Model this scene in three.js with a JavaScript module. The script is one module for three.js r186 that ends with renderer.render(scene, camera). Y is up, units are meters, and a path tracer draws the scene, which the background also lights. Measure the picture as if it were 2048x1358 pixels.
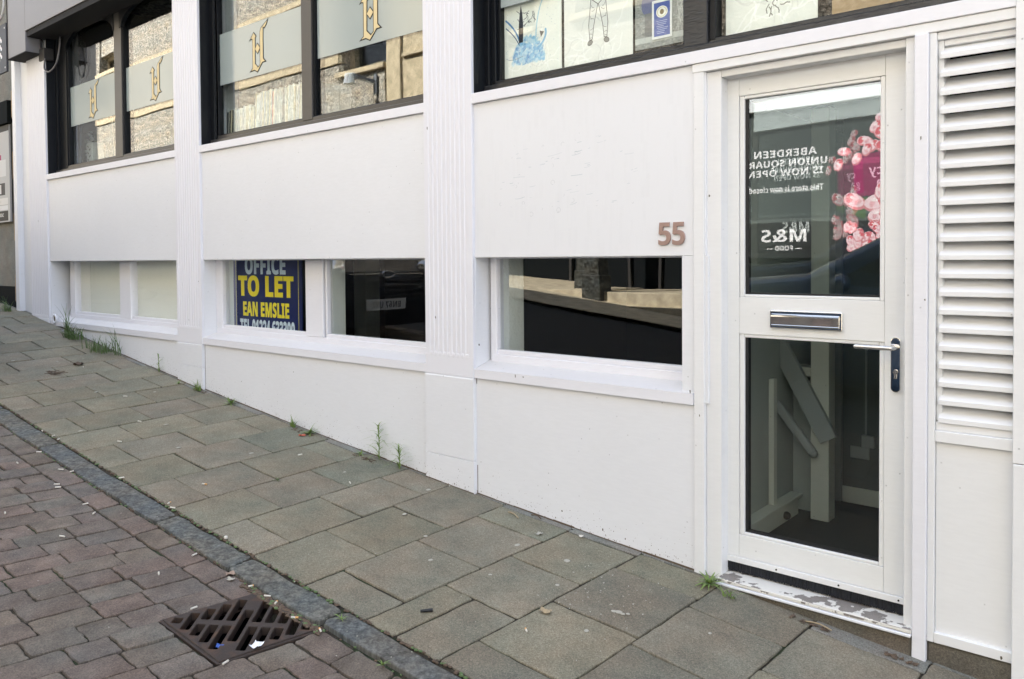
import * as THREE from 'three';
import { RoundedBoxGeometry } from 'three/addons/geometries/RoundedBoxGeometry.js';
import { mergeGeometries } from 'three/addons/utils/BufferGeometryUtils.js';
import { FontLoader } from 'three/addons/loaders/FontLoader.js';
import { TextGeometry } from 'three/addons/geometries/TextGeometry.js';

// ------------------------------------------------------------------ camera, sky, sun, exposure
const scene = new THREE.Scene();
const camera = new THREE.PerspectiveCamera(2 * Math.atan(802 / 1600) * 180 / Math.PI, 2048 / 1604, 0.05, 300);
camera.position.set(0, 1.5, 3.0);
camera.rotation.order = 'YXZ';
camera.rotation.set(-1.39 * Math.PI / 180, 40.35 * Math.PI / 180, -0.41 * Math.PI / 180);
camera.setViewOffset(2048, 1604, 0, 246, 2048, 1358);   // the photograph is cropped from the bottom of a taller frame

const renderer = new THREE.WebGLRenderer({ antialias: true });
renderer.toneMapping = THREE.LinearToneMapping;
renderer.toneMappingExposure = 6.35;
renderer.shadowMap.enabled = true;

const SUN = new THREE.Vector3(-0.6, 1.1, -1).normalize();
{
  const w = 256, h = 128, data = new Float32Array(w * h * 4);
  for (let j = 0; j < h; j++) for (let i = 0; i < w; i++) {
    const el = ((j + 0.5) / h - 0.5) * Math.PI, az = ((i + 0.5) / w - 0.5) * 2 * Math.PI;
    const d = new THREE.Vector3(Math.cos(el) * Math.cos(az), Math.sin(el), Math.cos(el) * Math.sin(az));
    const up = Math.max(0, d.y), m = Math.max(0, d.dot(SUN));
    const t = Math.pow(1 - up, 2.2);
    const halo = 0.22 * Math.pow(m, 14) + 0.1 * Math.pow(m, 4);
    const c = [0.25 + 0.27 * t + halo, 0.3 + 0.255 * t + halo * 0.95, 0.41 + 0.22 * t + halo * 0.85];
    const k = (j * w + i) * 4, g = d.y < 0 ? 0.5 : 1;
    data[k] = c[0] * g; data[k + 1] = c[1] * g; data[k + 2] = c[2] * g; data[k + 3] = 1;
  }
  const sky = new THREE.DataTexture(data, w, h, THREE.RGBAFormat, THREE.FloatType);
  sky.mapping = THREE.EquirectangularReflectionMapping;
  sky.magFilter = THREE.LinearFilter; sky.minFilter = THREE.LinearFilter; sky.needsUpdate = true;
  scene.background = sky; scene.environment = sky;
}
const sun = new THREE.DirectionalLight(new THREE.Color(1, 0.955, 0.9), 5);
sun.position.copy(SUN).multiplyScalar(60);
sun.castShadow = true;
sun.shadow.mapSize.set(2048, 2048);
Object.assign(sun.shadow.camera, { left: -40, right: 40, top: 30, bottom: -30, near: 1, far: 140 });
scene.add(sun, sun.target);

// ------------------------------------------------------------------ helpers
let seed = 7;
const rnd = () => { seed = (seed * 1664525 + 1013904223) >>> 0; return seed / 4294967296; };
const rr = (a, b) => a + (b - a) * rnd();
const used = new Map();
function numbered(n) { const k = used.get(n) || 0; used.set(n, k + 1); return k ? `${n}_${String(k).padStart(3, '0')}` : n; }
function shade(o) { o.castShadow = true; o.receiveShadow = true; return o; }
function tag(o, label, category, group) { o.userData.label = label; if (category) o.userData.category = category; if (group) o.userData.group = group; return o; }
function thing(name, label, category, group, p = [0, 0, 0]) {
  const o = new THREE.Group(); o.name = numbered(name); o.position.set(...p); scene.add(o); return tag(o, label, category, group);
}
function struct(name, label, category) { const o = new THREE.Group(); o.name = numbered(name); scene.add(o); tag(o, label, category); o.userData.kind = 'structure'; return o; }
function clean(g) { const a = g.index ? g.toNonIndexed() : g; for (const k of Object.keys(a.attributes)) if (!['position', 'normal', 'uv'].includes(k)) a.deleteAttribute(k); return a; }
function merge(list) { const l = (Array.isArray(list) ? list : [list]).map(clean); return l.length > 1 ? mergeGeometries(l) : l[0]; }
function part(parent, name, geos, mat, label) {
  const m = shade(new THREE.Mesh(merge(geos), mat)); m.name = name; parent.add(m); if (label) m.userData.label = label; return m;
}
function solo(name, label, category, group, geos, mat) { const m = part(scene, numbered(name), geos, mat); return tag(m, label, category, group); }
function uvm(g) {   // uv in metres, by the way each face points
  g = g.index ? g.toNonIndexed() : g;
  const p = g.attributes.position, n = g.attributes.normal, uv = new Float32Array(p.count * 2);
  for (let i = 0; i < p.count; i++) {
    const x = Math.abs(n.getX(i)), y = Math.abs(n.getY(i)), z = Math.abs(n.getZ(i));
    if (y >= x && y >= z) { uv[2 * i] = p.getX(i); uv[2 * i + 1] = p.getZ(i); } else if (x >= z) { uv[2 * i] = p.getZ(i); uv[2 * i + 1] = p.getY(i); } else { uv[2 * i] = p.getX(i); uv[2 * i + 1] = p.getY(i); }
  }
  g.setAttribute('uv', new THREE.BufferAttribute(uv, 2)); return g;
}
function box(x0, x1, y0, y1, z0, z1, r = 0.0015) {
  const w = x1 - x0, h = y1 - y0, d = z1 - z0; r = Math.min(r, w / 2.2, h / 2.2, d / 2.2);
  const g = r > 0 ? new RoundedBoxGeometry(w, h, d, 1, r) : new THREE.BoxGeometry(w, h, d);
  return uvm(g.translate((x0 + x1) / 2, (y0 + y1) / 2, (z0 + z1) / 2));
}
function beam(a, b, w, h, r = 0.002) {   // a bar from a to b, w thick across and h high
  const A = new THREE.Vector3(...a), B = new THREE.Vector3(...b), L = A.distanceTo(B);
  const g = uvm(new RoundedBoxGeometry(w, h, L, 1, r)), m = new THREE.Matrix4().lookAt(A, B, new THREE.Vector3(0, 1, 0));
  m.setPosition(A.add(B).multiplyScalar(0.5)); return g.applyMatrix4(m);
}
function tube(pts, r, seg = 24, rad = 8) { return new THREE.TubeGeometry(new THREE.CatmullRomCurve3(pts.map((p) => new THREE.Vector3(...p))), seg, r, rad, false); }
function shapeOf(pts) { const s = new THREE.Shape(); pts.forEach(([x, y], i) => (i ? s.lineTo(x, y) : s.moveTo(x, y))); s.closePath(); return s; }
function prismX(profile, x0, x1) {   // a (z, y) outline drawn along x
  const g = new THREE.ExtrudeGeometry(shapeOf(profile.map(([z, y]) => [-z, y])), { depth: x1 - x0, bevelEnabled: false });
  return uvm(g.rotateY(Math.PI / 2).translate(x0, 0, 0));
}
// ------------------------------------------------------------------ noise and textures
const hash = (x, y, s) => { let h = (x * 374761393 + y * 668265263 + s * 974634777) | 0; h = Math.imul(h ^ (h >>> 13), 1274126177); return ((h ^ (h >>> 16)) >>> 0) / 4294967296; };
function vn(u, v, per, s, perY = per) {   // tiling value noise, u and v in 0..1
  const x = u * per, y = v * perY, i = Math.floor(x), j = Math.floor(y), f = x - i, g = y - j, a = f * f * (3 - 2 * f), b = g * g * (3 - 2 * g);
  const q = (m, n) => hash(((m % per) + per) % per, ((n % perY) + perY) % perY, s);
  return (q(i, j) * (1 - a) + q(i + 1, j) * a) * (1 - b) + (q(i, j + 1) * (1 - a) + q(i + 1, j + 1) * a) * b;
}
const fbm = (u, v, per, s, oct) => { let t = 0, a = 0.5, w = 0; for (let o = 0; o < oct; o++) { t += a * vn(u, v, per << o, s + o); w += a; a *= 0.55; } return t / w; };
const c8 = (v) => Math.max(0, Math.min(255, Math.round(v)));
function texture(size, metres, srgb, f) {
  const d = new Uint8Array(size * size * 4);
  for (let j = 0; j < size; j++) for (let i = 0; i < size; i++) {
    const c = f((i + 0.5) / size, (j + 0.5) / size, i, j), k = 4 * (j * size + i);
    if (typeof c === 'number') d[k] = d[k + 1] = d[k + 2] = c8(c); else { d[k] = c8(c[0]); d[k + 1] = c8(c[1]); d[k + 2] = c8(c[2]); }
    d[k + 3] = 255;
  }
  const t = new THREE.DataTexture(d, size, size); t.wrapS = t.wrapT = THREE.RepeatWrapping; t.magFilter = THREE.LinearFilter; t.minFilter = THREE.LinearFilter;
  if (srgb) t.colorSpace = THREE.SRGBColorSpace;
  t.repeat.set(1 / metres, 1 / metres); t.needsUpdate = true; return t;
}
function scratches(size, n, len, s) {   // a field of short pale fibres and pits
  const f = new Float32Array(size * size); let q = s; const r = () => { q = (q * 1664525 + 1013904223) >>> 0; return q / 4294967296; };
  for (let k = 0; k < n; k++) {
    let x = r() * size, y = r() * size, a = r() * 6.28; const L = len * (0.3 + r()), v = 0.3 + 0.7 * r();
    for (let t = 0; t < L; t++) { f[((y | 0) % size + size) % size * size + ((x | 0) % size + size) % size] = v; a += (r() - 0.5) * 0.3; x += Math.cos(a); y += Math.sin(a); }
  }
  return f;
}
const fib = scratches(512, 1100, 13, 5), fib2 = scratches(512, 700, 14, 77);
const concreteMap = texture(512, 0.55, true, (u, v, i, j) => {
  const b = fbm(u, v, 5, 11, 4), s = hash(i, j, 3), s2 = vn(u, v, 170, 5), t = 196 + 46 * (b - 0.5) + 40 * (s - 0.5) + 56 * (s2 - 0.5) + 62 * fib[j * 512 + i];
  const g = s > 0.988 ? -60 : 0, w = 26 * (fbm(u, v, 3, 19, 3) - 0.5); return [t + g + w, t + g - 1, t + g - 5 - w * 0.4];
});
const concreteBump = texture(512, 0.55, false, (u, v, i, j) => 128 + 70 * (vn(u, v, 190, 5) - 0.5) + 60 * (hash(i, j, 3) - 0.5) + 50 * (fbm(u, v, 8, 21, 3) - 0.5));
const settMap = texture(512, 0.5, true, (u, v, i, j) => {
  const b = fbm(u, v, 7, 31, 4), s = hash(i, j, 13), s2 = vn(u, v, 150, 15), t = 186 + 80 * (b - 0.5) + 36 * (s - 0.5) + 52 * (s2 - 0.5) + 38 * fib2[j * 512 + i], r = 24 * (fbm(u, v, 3, 41, 3) - 0.5);
  return [t + r, t - 2, t - 4 - r * 0.5];
});
const kerbMap = texture(512, 0.5, true, (u, v, i, j) => {
  const b = fbm(u, v, 30, 51, 3), s = hash(i, j, 23), t = 182 + 130 * (b - 0.5) + 50 * (s - 0.5) + 50 * (vn(u, v, 90, 59) - 0.5), y = 30 * (fbm(u, v, 4, 57, 3) - 0.5);
  return [t + y, t + 3, t + 6 - y];
});
const rockBump = texture(512, 0.5, false, (u, v) => 255 * Math.pow(0.5 * fbm(u, v, 12, 51, 3) + 0.5 * fbm(u, v, 34, 55, 3), 1.2));
const graniteMap = texture(512, 1.1, true, (u, v, i, j) => {
  const b = vn(u, v, 26, 61, 34), s = vn(u, v, 60, 66), t = 168 + 110 * (b - 0.5) + 90 * (s - 0.5), p = 22 * (fbm(u, v, 5, 69, 3) - 0.5);
  return [t + 5 + p, t - 1, t - 13 - p];
});
const granitePits = texture(512, 1.1, false, (u, v) => 255 * (0.6 * vn(u, v, 26, 61, 34) + 0.4 * vn(u, v, 60, 66)));
const sandstoneMap = texture(256, 0.9, true, (u, v, i, j) => { const b = fbm(u, v, 9, 71, 4), s = hash(i, j, 73), t = 200 + 70 * (b - 0.5) + 24 * (s - 0.5); return [t + 6, t - 3, t - 22]; });
const paintMap = texture(512, 1.3, true, (u, v, i, j) => {
  const b = fbm(u, v, 4, 81, 4), s = vn(u, v, 40, 83, 220), k = hash(i >> 1, j >> 1, 85); let t = 238 + 5 * (b - 0.5) + 3 * (s - 0.5); if (k > 0.9994) t -= 60 * vn(u, v, 256, 88); return [t, t, t - 1];
});
const paintBump = texture(512, 0.6, false, (u, v, i, j) => 128 + 60 * (vn(u, v, 30, 91, 110) - 0.5) + 60 * (fbm(u, v, 12, 93, 3) - 0.5) + 20 * (hash(i, j, 95) - 0.5));
const brushBump = texture(512, 0.5, false, (u, v) => 255 * Math.pow(Math.abs(2 * vn(u + 0.03 * fbm(u, v, 6, 3, 2), v + 0.05 * fbm(u, v, 5, 9, 2), 14, 101, 56) - 1) * 0.6 + 0.4 * fbm(u, v, 20, 105, 3), 1.0));
const dirtMap = texture(512, 0.7, true, (u, v, i, j) => {   // joint soil: brown, crumbly, with moss
  const b = fbm(u, v, 20, 111, 4), s = hash(i, j, 113), m = fbm(u, v, 6, 117, 3) > 0.6 ? 1 : 0, t = 66 + 90 * (b - 0.5) + 60 * (s - 0.5); return [t + 4 - 14 * m, t - 2 + 6 * m, t - 14 - 12 * m];
});
const rustMap = texture(256, 0.3, true, (u, v, i, j) => { const b = fbm(u, v, 8, 121, 4), s = hash(i, j, 123), r = Math.max(0, b - 0.5) * 160; return [120 + r + 30 * (s - 0.5), 104 + r * 0.45 + 30 * (s - 0.5), 96 + 26 * (s - 0.5)]; });
const chipMap = texture(512, 0.55, true, (u, v, i, j) => {   // white paint peeled off grey-brown timber, seen on the threshold only
  const b = fbm(u, v, 7, 131, 5), s = hash(i, j, 133); if (b > 0.61) { const t = 126 + 30 * (s - 0.5) + 40 * (b - 0.5); return [t + 2, t - 3, t - 7]; } const t = 228 - 30 * (b > 0.597 ? 1 : 0); return [t, t - 1, t - 6];
});
const paper = texture(256, 0.5, true, (u, v, i, j) => 226 + 20 * (fbm(u, v, 5, 141, 4) - 0.5) + 8 * (hash(i, j, 143) - 0.5));
const lin = (r, g, b) => new THREE.Color().setRGB(r, g, b);
const std = (o) => new THREE.MeshStandardMaterial({ metalness: 0, roughness: 0.8, ...o });
const M = {
  white: std({ color: lin(0.84, 0.858, 0.9), map: paintMap, bumpMap: paintBump, bumpScale: 0.00022, roughness: 0.42 }),
  flute: std({ color: lin(0.722, 0.729, 0.776), roughness: 0.5 }),
  trim: std({ color: lin(0.845, 0.852, 0.91), map: paintMap, bumpMap: paintBump, bumpScale: 0.0003, roughness: 0.4 }),
  door: std({ color: lin(0.86, 0.875, 0.885), map: paintMap, bumpMap: paintBump, bumpScale: 0.0002, roughness: 0.3 }),
  cream: std({ color: lin(0.85, 0.862, 0.88), map: paintMap, bumpMap: paintBump, bumpScale: 0.0003, roughness: 0.45 }),
  black: new THREE.MeshPhysicalMaterial({ color: lin(0.007, 0.0085, 0.011), bumpMap: paintBump, bumpScale: 0.0003, roughness: 0.3, specularIntensity: 0.4 }),
  blackBrush: std({ color: lin(0.02, 0.021, 0.023), bumpMap: brushBump, bumpScale: 0.002, roughness: 0.3 }),
  greyFrame: std({ color: lin(0.045, 0.043, 0.042), bumpMap: paintBump, bumpScale: 0.0004, roughness: 0.33 }),  // on the upper windows: black timber, greyed to stand for reflected sunlight
  fascia: std({ color: lin(0.2, 0.2, 0.215), map: paintMap, roughness: 0.4 }),
  fasciaEdge: std({ color: lin(0.012, 0.012, 0.014), roughness: 0.9 }),
  chrome: std({ color: lin(0.74, 0.73, 0.71), metalness: 1, roughness: 0.06 }),
  steel: std({ color: lin(0.66, 0.65, 0.63), metalness: 1, roughness: 0.27 }),
  copper: std({ color: lin(0.42, 0.3, 0.27), metalness: 0.85, roughness: 0.42 }),
  rubber: std({ color: lin(0.008, 0.009, 0.01), roughness: 0.55 }),
  brush: std({ color: lin(0.014, 0.016, 0.022), roughness: 0.7 }),
  concrete: std({ color: lin(0.22, 0.19, 0.155), map: concreteMap, bumpMap: concreteBump, bumpScale: 0.003, roughness: 0.95 }),
  chip: std({ color: lin(0.86, 0.85, 0.83), map: chipMap, roughness: 0.6 }),
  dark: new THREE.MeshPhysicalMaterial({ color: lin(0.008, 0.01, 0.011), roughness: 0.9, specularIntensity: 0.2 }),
  sillDustShade: std({ color: lin(0.73, 0.72, 0.725), map: paintMap, bumpMap: paintBump, bumpScale: 0.0004, roughness: 0.6 }),  // dusty sill top, also darkened in place of weaker light from above
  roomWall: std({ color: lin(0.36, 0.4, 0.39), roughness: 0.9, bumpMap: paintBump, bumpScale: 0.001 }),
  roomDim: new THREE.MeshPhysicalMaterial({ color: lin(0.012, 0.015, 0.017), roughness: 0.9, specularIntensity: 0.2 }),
  plaster: std({ color: lin(0.86, 0.88, 0.84), roughness: 0.9, bumpMap: rockBump, bumpScale: 0.006 }),
  scuffed: null,
  blind: std({ color: lin(0.87, 0.91, 0.86), roughness: 0.85, map: paintMap }),
  hallWhite: std({ color: lin(0.66, 0.69, 0.64), roughness: 0.6, map: paintMap }),
  hallGrey: std({ color: lin(0.3, 0.33, 0.33), roughness: 0.7 }),
  carpet: std({ color: lin(0.03, 0.033, 0.036), roughness: 1, bumpMap: concreteBump, bumpScale: 0.004 }),
  granite: std({ color: lin(0.66, 0.63, 0.58), map: graniteMap, bumpMap: granitePits, bumpScale: 0.014, roughness: 0.9 }),
  sandstone: std({ color: lin(0.74, 0.68, 0.56), map: sandstoneMap, bumpMap: rockBump, bumpScale: 0.006, roughness: 0.9 }),
  quoin: std({ color: lin(0.5, 0.42, 0.34), map: sandstoneMap, bumpMap: rockBump, bumpScale: 0.012, roughness: 0.95 }),
  darkGranite: std({ color: lin(0.15, 0.165, 0.165), map: graniteMap, roughness: 0.3 }),
  paleStone: std({ color: lin(0.76, 0.73, 0.64), map: sandstoneMap, roughness: 0.8 }),
  road: std({ color: lin(0.04, 0.042, 0.045), map: settMap, bumpMap: concreteBump, bumpScale: 0.006, roughness: 0.92 }),
  joint: std({ color: lin(0.42, 0.4, 0.34), map: dirtMap, bumpMap: concreteBump, bumpScale: 0.006, roughness: 1 }),
  iron: std({ color: lin(0.19, 0.18, 0.172), map: rustMap, bumpMap: concreteBump, bumpScale: 0.0015, roughness: 0.65, metalness: 0.1 }),
  gold: std({ color: lin(0.6, 0.51, 0.3), roughness: 0.45, metalness: 0.35 }),
  outline: std({ color: lin(0.006, 0.006, 0.006), roughness: 0.5 }),
  frost: new THREE.MeshPhysicalMaterial({ color: lin(0.34, 0.4, 0.4), roughness: 0.13, ior: 1.8 }),
  cable: std({ color: lin(0.02, 0.02, 0.022), roughness: 0.5 }),
  leaf: new THREE.MeshPhysicalMaterial({ color: lin(0.17, 0.26, 0.06), roughness: 0.7, transmission: 0.25, thickness: 0 }),
  leafDark: new THREE.MeshPhysicalMaterial({ color: lin(0.09, 0.15, 0.045), roughness: 0.7, transmission: 0.2, thickness: 0 }),
  dead: std({ color: lin(0.1, 0.07, 0.048), roughness: 0.95 }),
  twig: std({ color: lin(0.34, 0.27, 0.17), roughness: 0.95 }),
  butt: std({ color: lin(0.6, 0.57, 0.5), roughness: 0.9 }),
  filter: std({ color: lin(0.6, 0.34, 0.13), roughness: 0.9 }),
  gum: std({ color: lin(0.36, 0.345, 0.29), roughness: 0.9 }),
  tissue: std({ color: lin(0.8, 0.81, 0.84), roughness: 0.95 }),
  paper: std({ color: lin(0.9, 0.9, 0.88), map: paper, roughness: 0.8 }),
};
const glass = (ior, tint = lin(0.93, 0.97, 0.955)) => new THREE.MeshPhysicalMaterial({ color: tint, roughness: 0, metalness: 0, transmission: 1, thickness: 0, ior, side: THREE.DoubleSide });
M.glass = glass(2.0); M.glassIn = glass(1.75); M.glassSmall = glass(1.6); M.glassClear = glass(1.5, lin(0.985, 0.99, 0.98)); M.hallDark = std({ color: lin(0.11, 0.13, 0.13), roughness: 0.8 }); M.glassPlain = glass(2.0);
function sheet(x0, x1, y0, y1, z, bow = 0, wave = 0, s = 1, nx = 20, ny = 20) {   // a pane that bulges by bow and undulates by wave
  const g = new THREE.PlaneGeometry(x1 - x0, y1 - y0, nx, ny), p = g.attributes.position;
  for (let i = 0; i < p.count; i++) {
    const a = p.getX(i) / (x1 - x0) * 2, b = p.getY(i) / (y1 - y0) * 2, X = p.getX(i) + 40 + s * 3.7, Y = p.getY(i) + 40 + s;
    p.setZ(i, bow * (2 - a * a - b * b) + wave * (Math.sin(X * 9.3 + s) * Math.sin(Y * 7.1 + 2 * s) + 0.6 * Math.sin(X * 3.1 + Y * 4.7 + s) + 0.25 * Math.sin(Y * 23 + s * 5)));
  }
  g.translate((x0 + x1) / 2, (y0 + y1) / 2, z); g.computeVertexNormals(); return g;
}
function canvasTex(w, h, draw) {
  const c = document.createElement('canvas'); c.width = w; c.height = h; draw(c.getContext('2d'), w, h);
  const t = new THREE.CanvasTexture(c); t.colorSpace = THREE.SRGBColorSpace; t.magFilter = THREE.LinearFilter; return t;
}
const printed = (tex, o = {}) => std({ map: tex, roughness: 0.6, ...o });
// a thin board whose front carries a print and whose back and edges are plain
function board(w, h, d, mat) { const g = new THREE.BoxGeometry(w, h, d); const uv = g.attributes.uv; for (let i = 0; i < uv.count; i++) if (!(i >= 16 && i < 20)) uv.setXY(i, 0.004, 0.004); return new THREE.Mesh(g, mat); }
const font = await new FontLoader().loadAsync('fonts/droid/droid_sans_bold.typeface.json');

// ------------------------------------------------------------------ the lie of the land
const G0 = (x) => { const q = Math.max(-9, Math.min(4, x)); return 0.0964 - 0.057 * q + 0.0048 * q * q - Math.max(0, q + 1.5) * 0.037 + (x < -9 ? 0.08 * (-9 - x) : 0) - (x > 4 ? 0.05 * (x - 4) : 0); };
const pave = (x, z) => G0(x) - 0.03 * z;
const roadY = (x, z) => G0(x) - 0.015 - 0.03 * Math.min(z, 2.6);
const farY = (x, z) => G0(x) - 0.012 * (8.4 - z);
function groundSheet(x0, x1, z0, z1, nx, nz, y) {
  const g = new THREE.PlaneGeometry(x1 - x0, z1 - z0, nx, nz).rotateX(-Math.PI / 2).translate((x0 + x1) / 2, 0, (z0 + z1) / 2), p = g.attributes.position, uv = g.attributes.uv;
  for (let i = 0; i < p.count; i++) { p.setY(i, y(p.getX(i), p.getZ(i))); uv.setXY(i, p.getX(i), p.getZ(i)); }
  g.computeVertexNormals(); return g;
}
// a flat stone with a ragged, chamfered edge: c = four corners [x, z], going round
function stoneGeo(c, yf, { off = 0, cham = 0.004, rag = 0.002, seg = 4, corner = 0.006, depth = 0.05, dome = 0, tx = 0, tz = 0 } = {}) {
  const ring = [], cx = c.reduce((a, p) => a + p[0], 0) / 4, cz = c.reduce((a, p) => a + p[1], 0) / 4;
  for (let k = 0; k < 4; k++) {
    const A = c[k], B = c[(k + 1) % 4], L = Math.hypot(B[0] - A[0], B[1] - A[1]), e = Math.min(0.3, corner / L);
    for (let i = 0; i <= seg; i++) { const t = e + (1 - 2 * e) * i / seg, nx = -(B[1] - A[1]) / L, nz = (B[0] - A[0]) / L, j = rr(-rag, rag); ring.push([A[0] + (B[0] - A[0]) * t + nx * j, A[1] + (B[1] - A[1]) * t + nz * j]); }
  }
  const n = ring.length, pos = [], uvs = [], idx = [], u0 = rr(0, 9), v0 = rr(0, 9);
  const put = (x, z, dy) => { pos.push(x, yf(x, z) + off + tx * (x - cx) + tz * (z - cz) + dy, z); uvs.push(x + u0, z + v0); };
  const ci = { v: cham * 2.2 };
  const inset = (p, d) => { const L = Math.hypot(p[0] - cx, p[1] - cz); return [cx + (p[0] - cx) * (1 - d / L), cz + (p[1] - cz) * (1 - d / L)]; };
  put(cx, cz, dome);
  for (const p of ring) { const q = inset(p, ci.v + 0.004); put(q[0], q[1], dome * 0.4); }
  for (const p of ring) { const q = inset(p, cham); put(q[0], q[1], -cham * 0.25); }
  for (const p of ring) put(p[0], p[1], -cham);
  for (const p of ring) put(p[0], p[1], -depth);
  for (let i = 0; i < n; i++) {
    const j = (i + 1) % n; idx.push(0, 1 + j, 1 + i);
    for (let l = 0; l < 3; l++) { const a = 1 + l * n; idx.push(a + i, a + j, a + n + i, a + j, a + n + j, a + n + i); }
  }
  const g = new THREE.BufferGeometry(); g.setAttribute('position', new THREE.Float32BufferAttribute(pos, 3)); g.setAttribute('uv', new THREE.Float32BufferAttribute(uvs, 2)); g.setIndex(idx);
  g.computeVertexNormals();
  if (g.attributes.normal.getY(0) < 0) { const ix = g.index.array; for (let i = 0; i < ix.length; i += 3) { const t = ix[i]; ix[i] = ix[i + 1]; ix[i + 1] = t; } g.computeVertexNormals(); }
  return g;
}
const tone = (c, k, map, bump, bs = 0.0025) => std({ color: lin(c[0] * k, c[1] * k, c[2] * k), map, bumpMap: bump, bumpScale: bs, roughness: 0.93 });

// ground out to the horizon, under everything
{
  const g = struct('ground', 'plain ground under the street and the buildings', 'ground');
  part(g, 'ground_sheet', groundSheet(-140, 120, -120, 140, 60, 40, (x) => G0(x) - 1.6), M.concrete);
}
// ------------------------------------------------------------------ pavement
const XB = [-9.9, -9.5, -9.15, -8.79, -8.43, -8.07, -7.72, -7.38, -7.06, -6.74, -6.41, -6.08, -5.745, -5.405, -5.07, -4.735, -4.385, -4.02, -3.655, -3.31, -2.97, -2.607, -2.243, -1.872, -1.49, -1.115, -0.725, -0.34, 0.05, 0.44, 0.83, 1.22];
const skew = (x) => (x > -2.3 ? 0.05 : x > -2.7 ? 0.01 : 0);
const bx = (i, z) => XB[i] + skew(XB[i]) * (1.2 - z);
const pavement = struct('pavement', 'grey concrete slab pavement sloping down along the white shopfront', 'pavement');
{
  part(pavement, 'joint_bed', groundSheet(-30, 12, -0.02, 1.24, 120, 4, (x, z) => pave(x, z) - 0.0065), M.joint);
  const tones = [[0.199, 0.177, 0.129], [0.193, 0.174, 0.127], [0.196, 0.176, 0.126], [0.203, 0.177, 0.134], [0.193, 0.171, 0.129]];
  const mats = [];
  for (const t of tones) for (const k of [0.89, 0.96, 1.03]) mats.push(tone(t, k * 1.72, concreteMap, concreteBump));
  const shadedSlabs = [0.8, 0.88].map((k) => tone([0.195, 0.174, 0.134], k * 1.8, concreteMap, concreteBump));  // near slabs, colour darkened to stand in for dimmer light there
  const green = [0.95, 1.05].map((k) => tone([0.2, 0.194, 0.146], k * 1.42, concreteMap, concreteBump));
  const cement = tone([0.25, 0.243, 0.22], 1.25, concreteMap, concreteBump);
  for (let i = 0; i < XB.length - 1; i++) {
    const odd = (i % 2) === 1;                       // the courses are laid broken-jointed
    let zs = odd ? [0.015, 0.215, 0.61, 1.0, 1.188] : [0.015, 0.41, 0.815, 1.188];
    if (XB[i] > -1.6) zs = odd ? [0.1, 0.485, 0.83, 1.188] : [0.015, 0.29, 0.67, 1.05, 1.188];
    if (XB[i] > -2.3 && XB[i] < -2.2) zs = [0.04, 0.43, 0.81, 1.188];
    zs = zs.map((z, k) => z + (k && k < zs.length - 1 ? rr(-0.008, 0.008) : 0));
    const strip = zs[0] > 0.03 || [5, 9, 12, 14, 17, 21].includes(i) ? rr(0.04, 0.07) : 0.012;
    if (strip > 0.03) { zs[0] = Math.max(zs[0], strip); }
    part(pavement, 'cement_strip', stoneGeo([[bx(i, 0) + 0.003, -0.005], [bx(i + 1, 0) - 0.003, -0.005], [bx(i + 1, 0) - 0.003, zs[0] - 0.002], [bx(i, 0) + 0.003, zs[0] - 0.002]], pave, { off: -0.001, cham: 0.002, rag: 0.004 }), cement);
    for (let k = 0; k < zs.length - 1; k++) {
      const gap = rnd() < 0.4 ? rr(0.007, 0.013) : 0.0045, gx = rnd() < 0.2 ? 0.0055 : 0.0032, z0 = zs[k] + gap / 2, z1 = zs[k + 1] - gap / 2;
      const pieces = XB[i] > -2.3 && XB[i] < -2.2 && k === 2 ? [[0, 0.42], [0.43, 1]] : [[0, 1]];
      for (const [a, b] of pieces) {
        const f = (t, z) => bx(i, z) + (bx(i + 1, z) - bx(i, z)) * t;
        const m = k === 0 && XB[i] > -6.5 && XB[i] < -1.55 && rnd() < 0.6 ? green[i % 2] : XB[i] > -1.9 && rnd() < 0.75 ? shadedSlabs[(i + k) % 2] : mats[Math.floor(rnd() * mats.length)];
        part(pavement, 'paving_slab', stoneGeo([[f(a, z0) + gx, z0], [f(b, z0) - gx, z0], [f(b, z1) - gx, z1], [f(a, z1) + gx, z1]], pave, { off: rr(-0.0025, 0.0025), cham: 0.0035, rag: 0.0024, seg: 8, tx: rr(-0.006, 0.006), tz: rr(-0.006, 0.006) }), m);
      }
    }
  }
}
// kerb of dark blue-grey stone, almost flush with the road
{
  const k = struct('kerb', 'worn blue-grey granite kerb between the slab pavement and the brick-red setts', 'kerb');
  const xs = [-9.9, -8.9, -7.7, -6.7, -5.86, -4.965, -3.577, -2.953, -2.35, -1.4, -0.5, 0.5, 1.4];
  const mats = [[0.2, 0.198, 0.172], [0.21, 0.205, 0.174], [0.194, 0.192, 0.172]].map((c) => std({ color: lin(...c), map: kerbMap, bumpMap: rockBump, bumpScale: 0.006, roughness: 0.9 }));
  for (let i = 0; i < xs.length - 1; i++) {
    const a = xs[i] + 0.004, b = xs[i + 1] - 0.004, n = 8;
    const dz = rr(-0.008, 0.008);
    part(k, 'kerb_stone', stoneGeo([[a, 1.197], [b, 1.197], [b, 1.306 + dz], [a, 1.306 + dz]], pave, { off: rr(-0.006, -0.002), cham: 0.006, rag: 0.006, seg: n, corner: 0.012, depth: 0.12 }), mats[i % 3]);
  }
}
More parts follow.
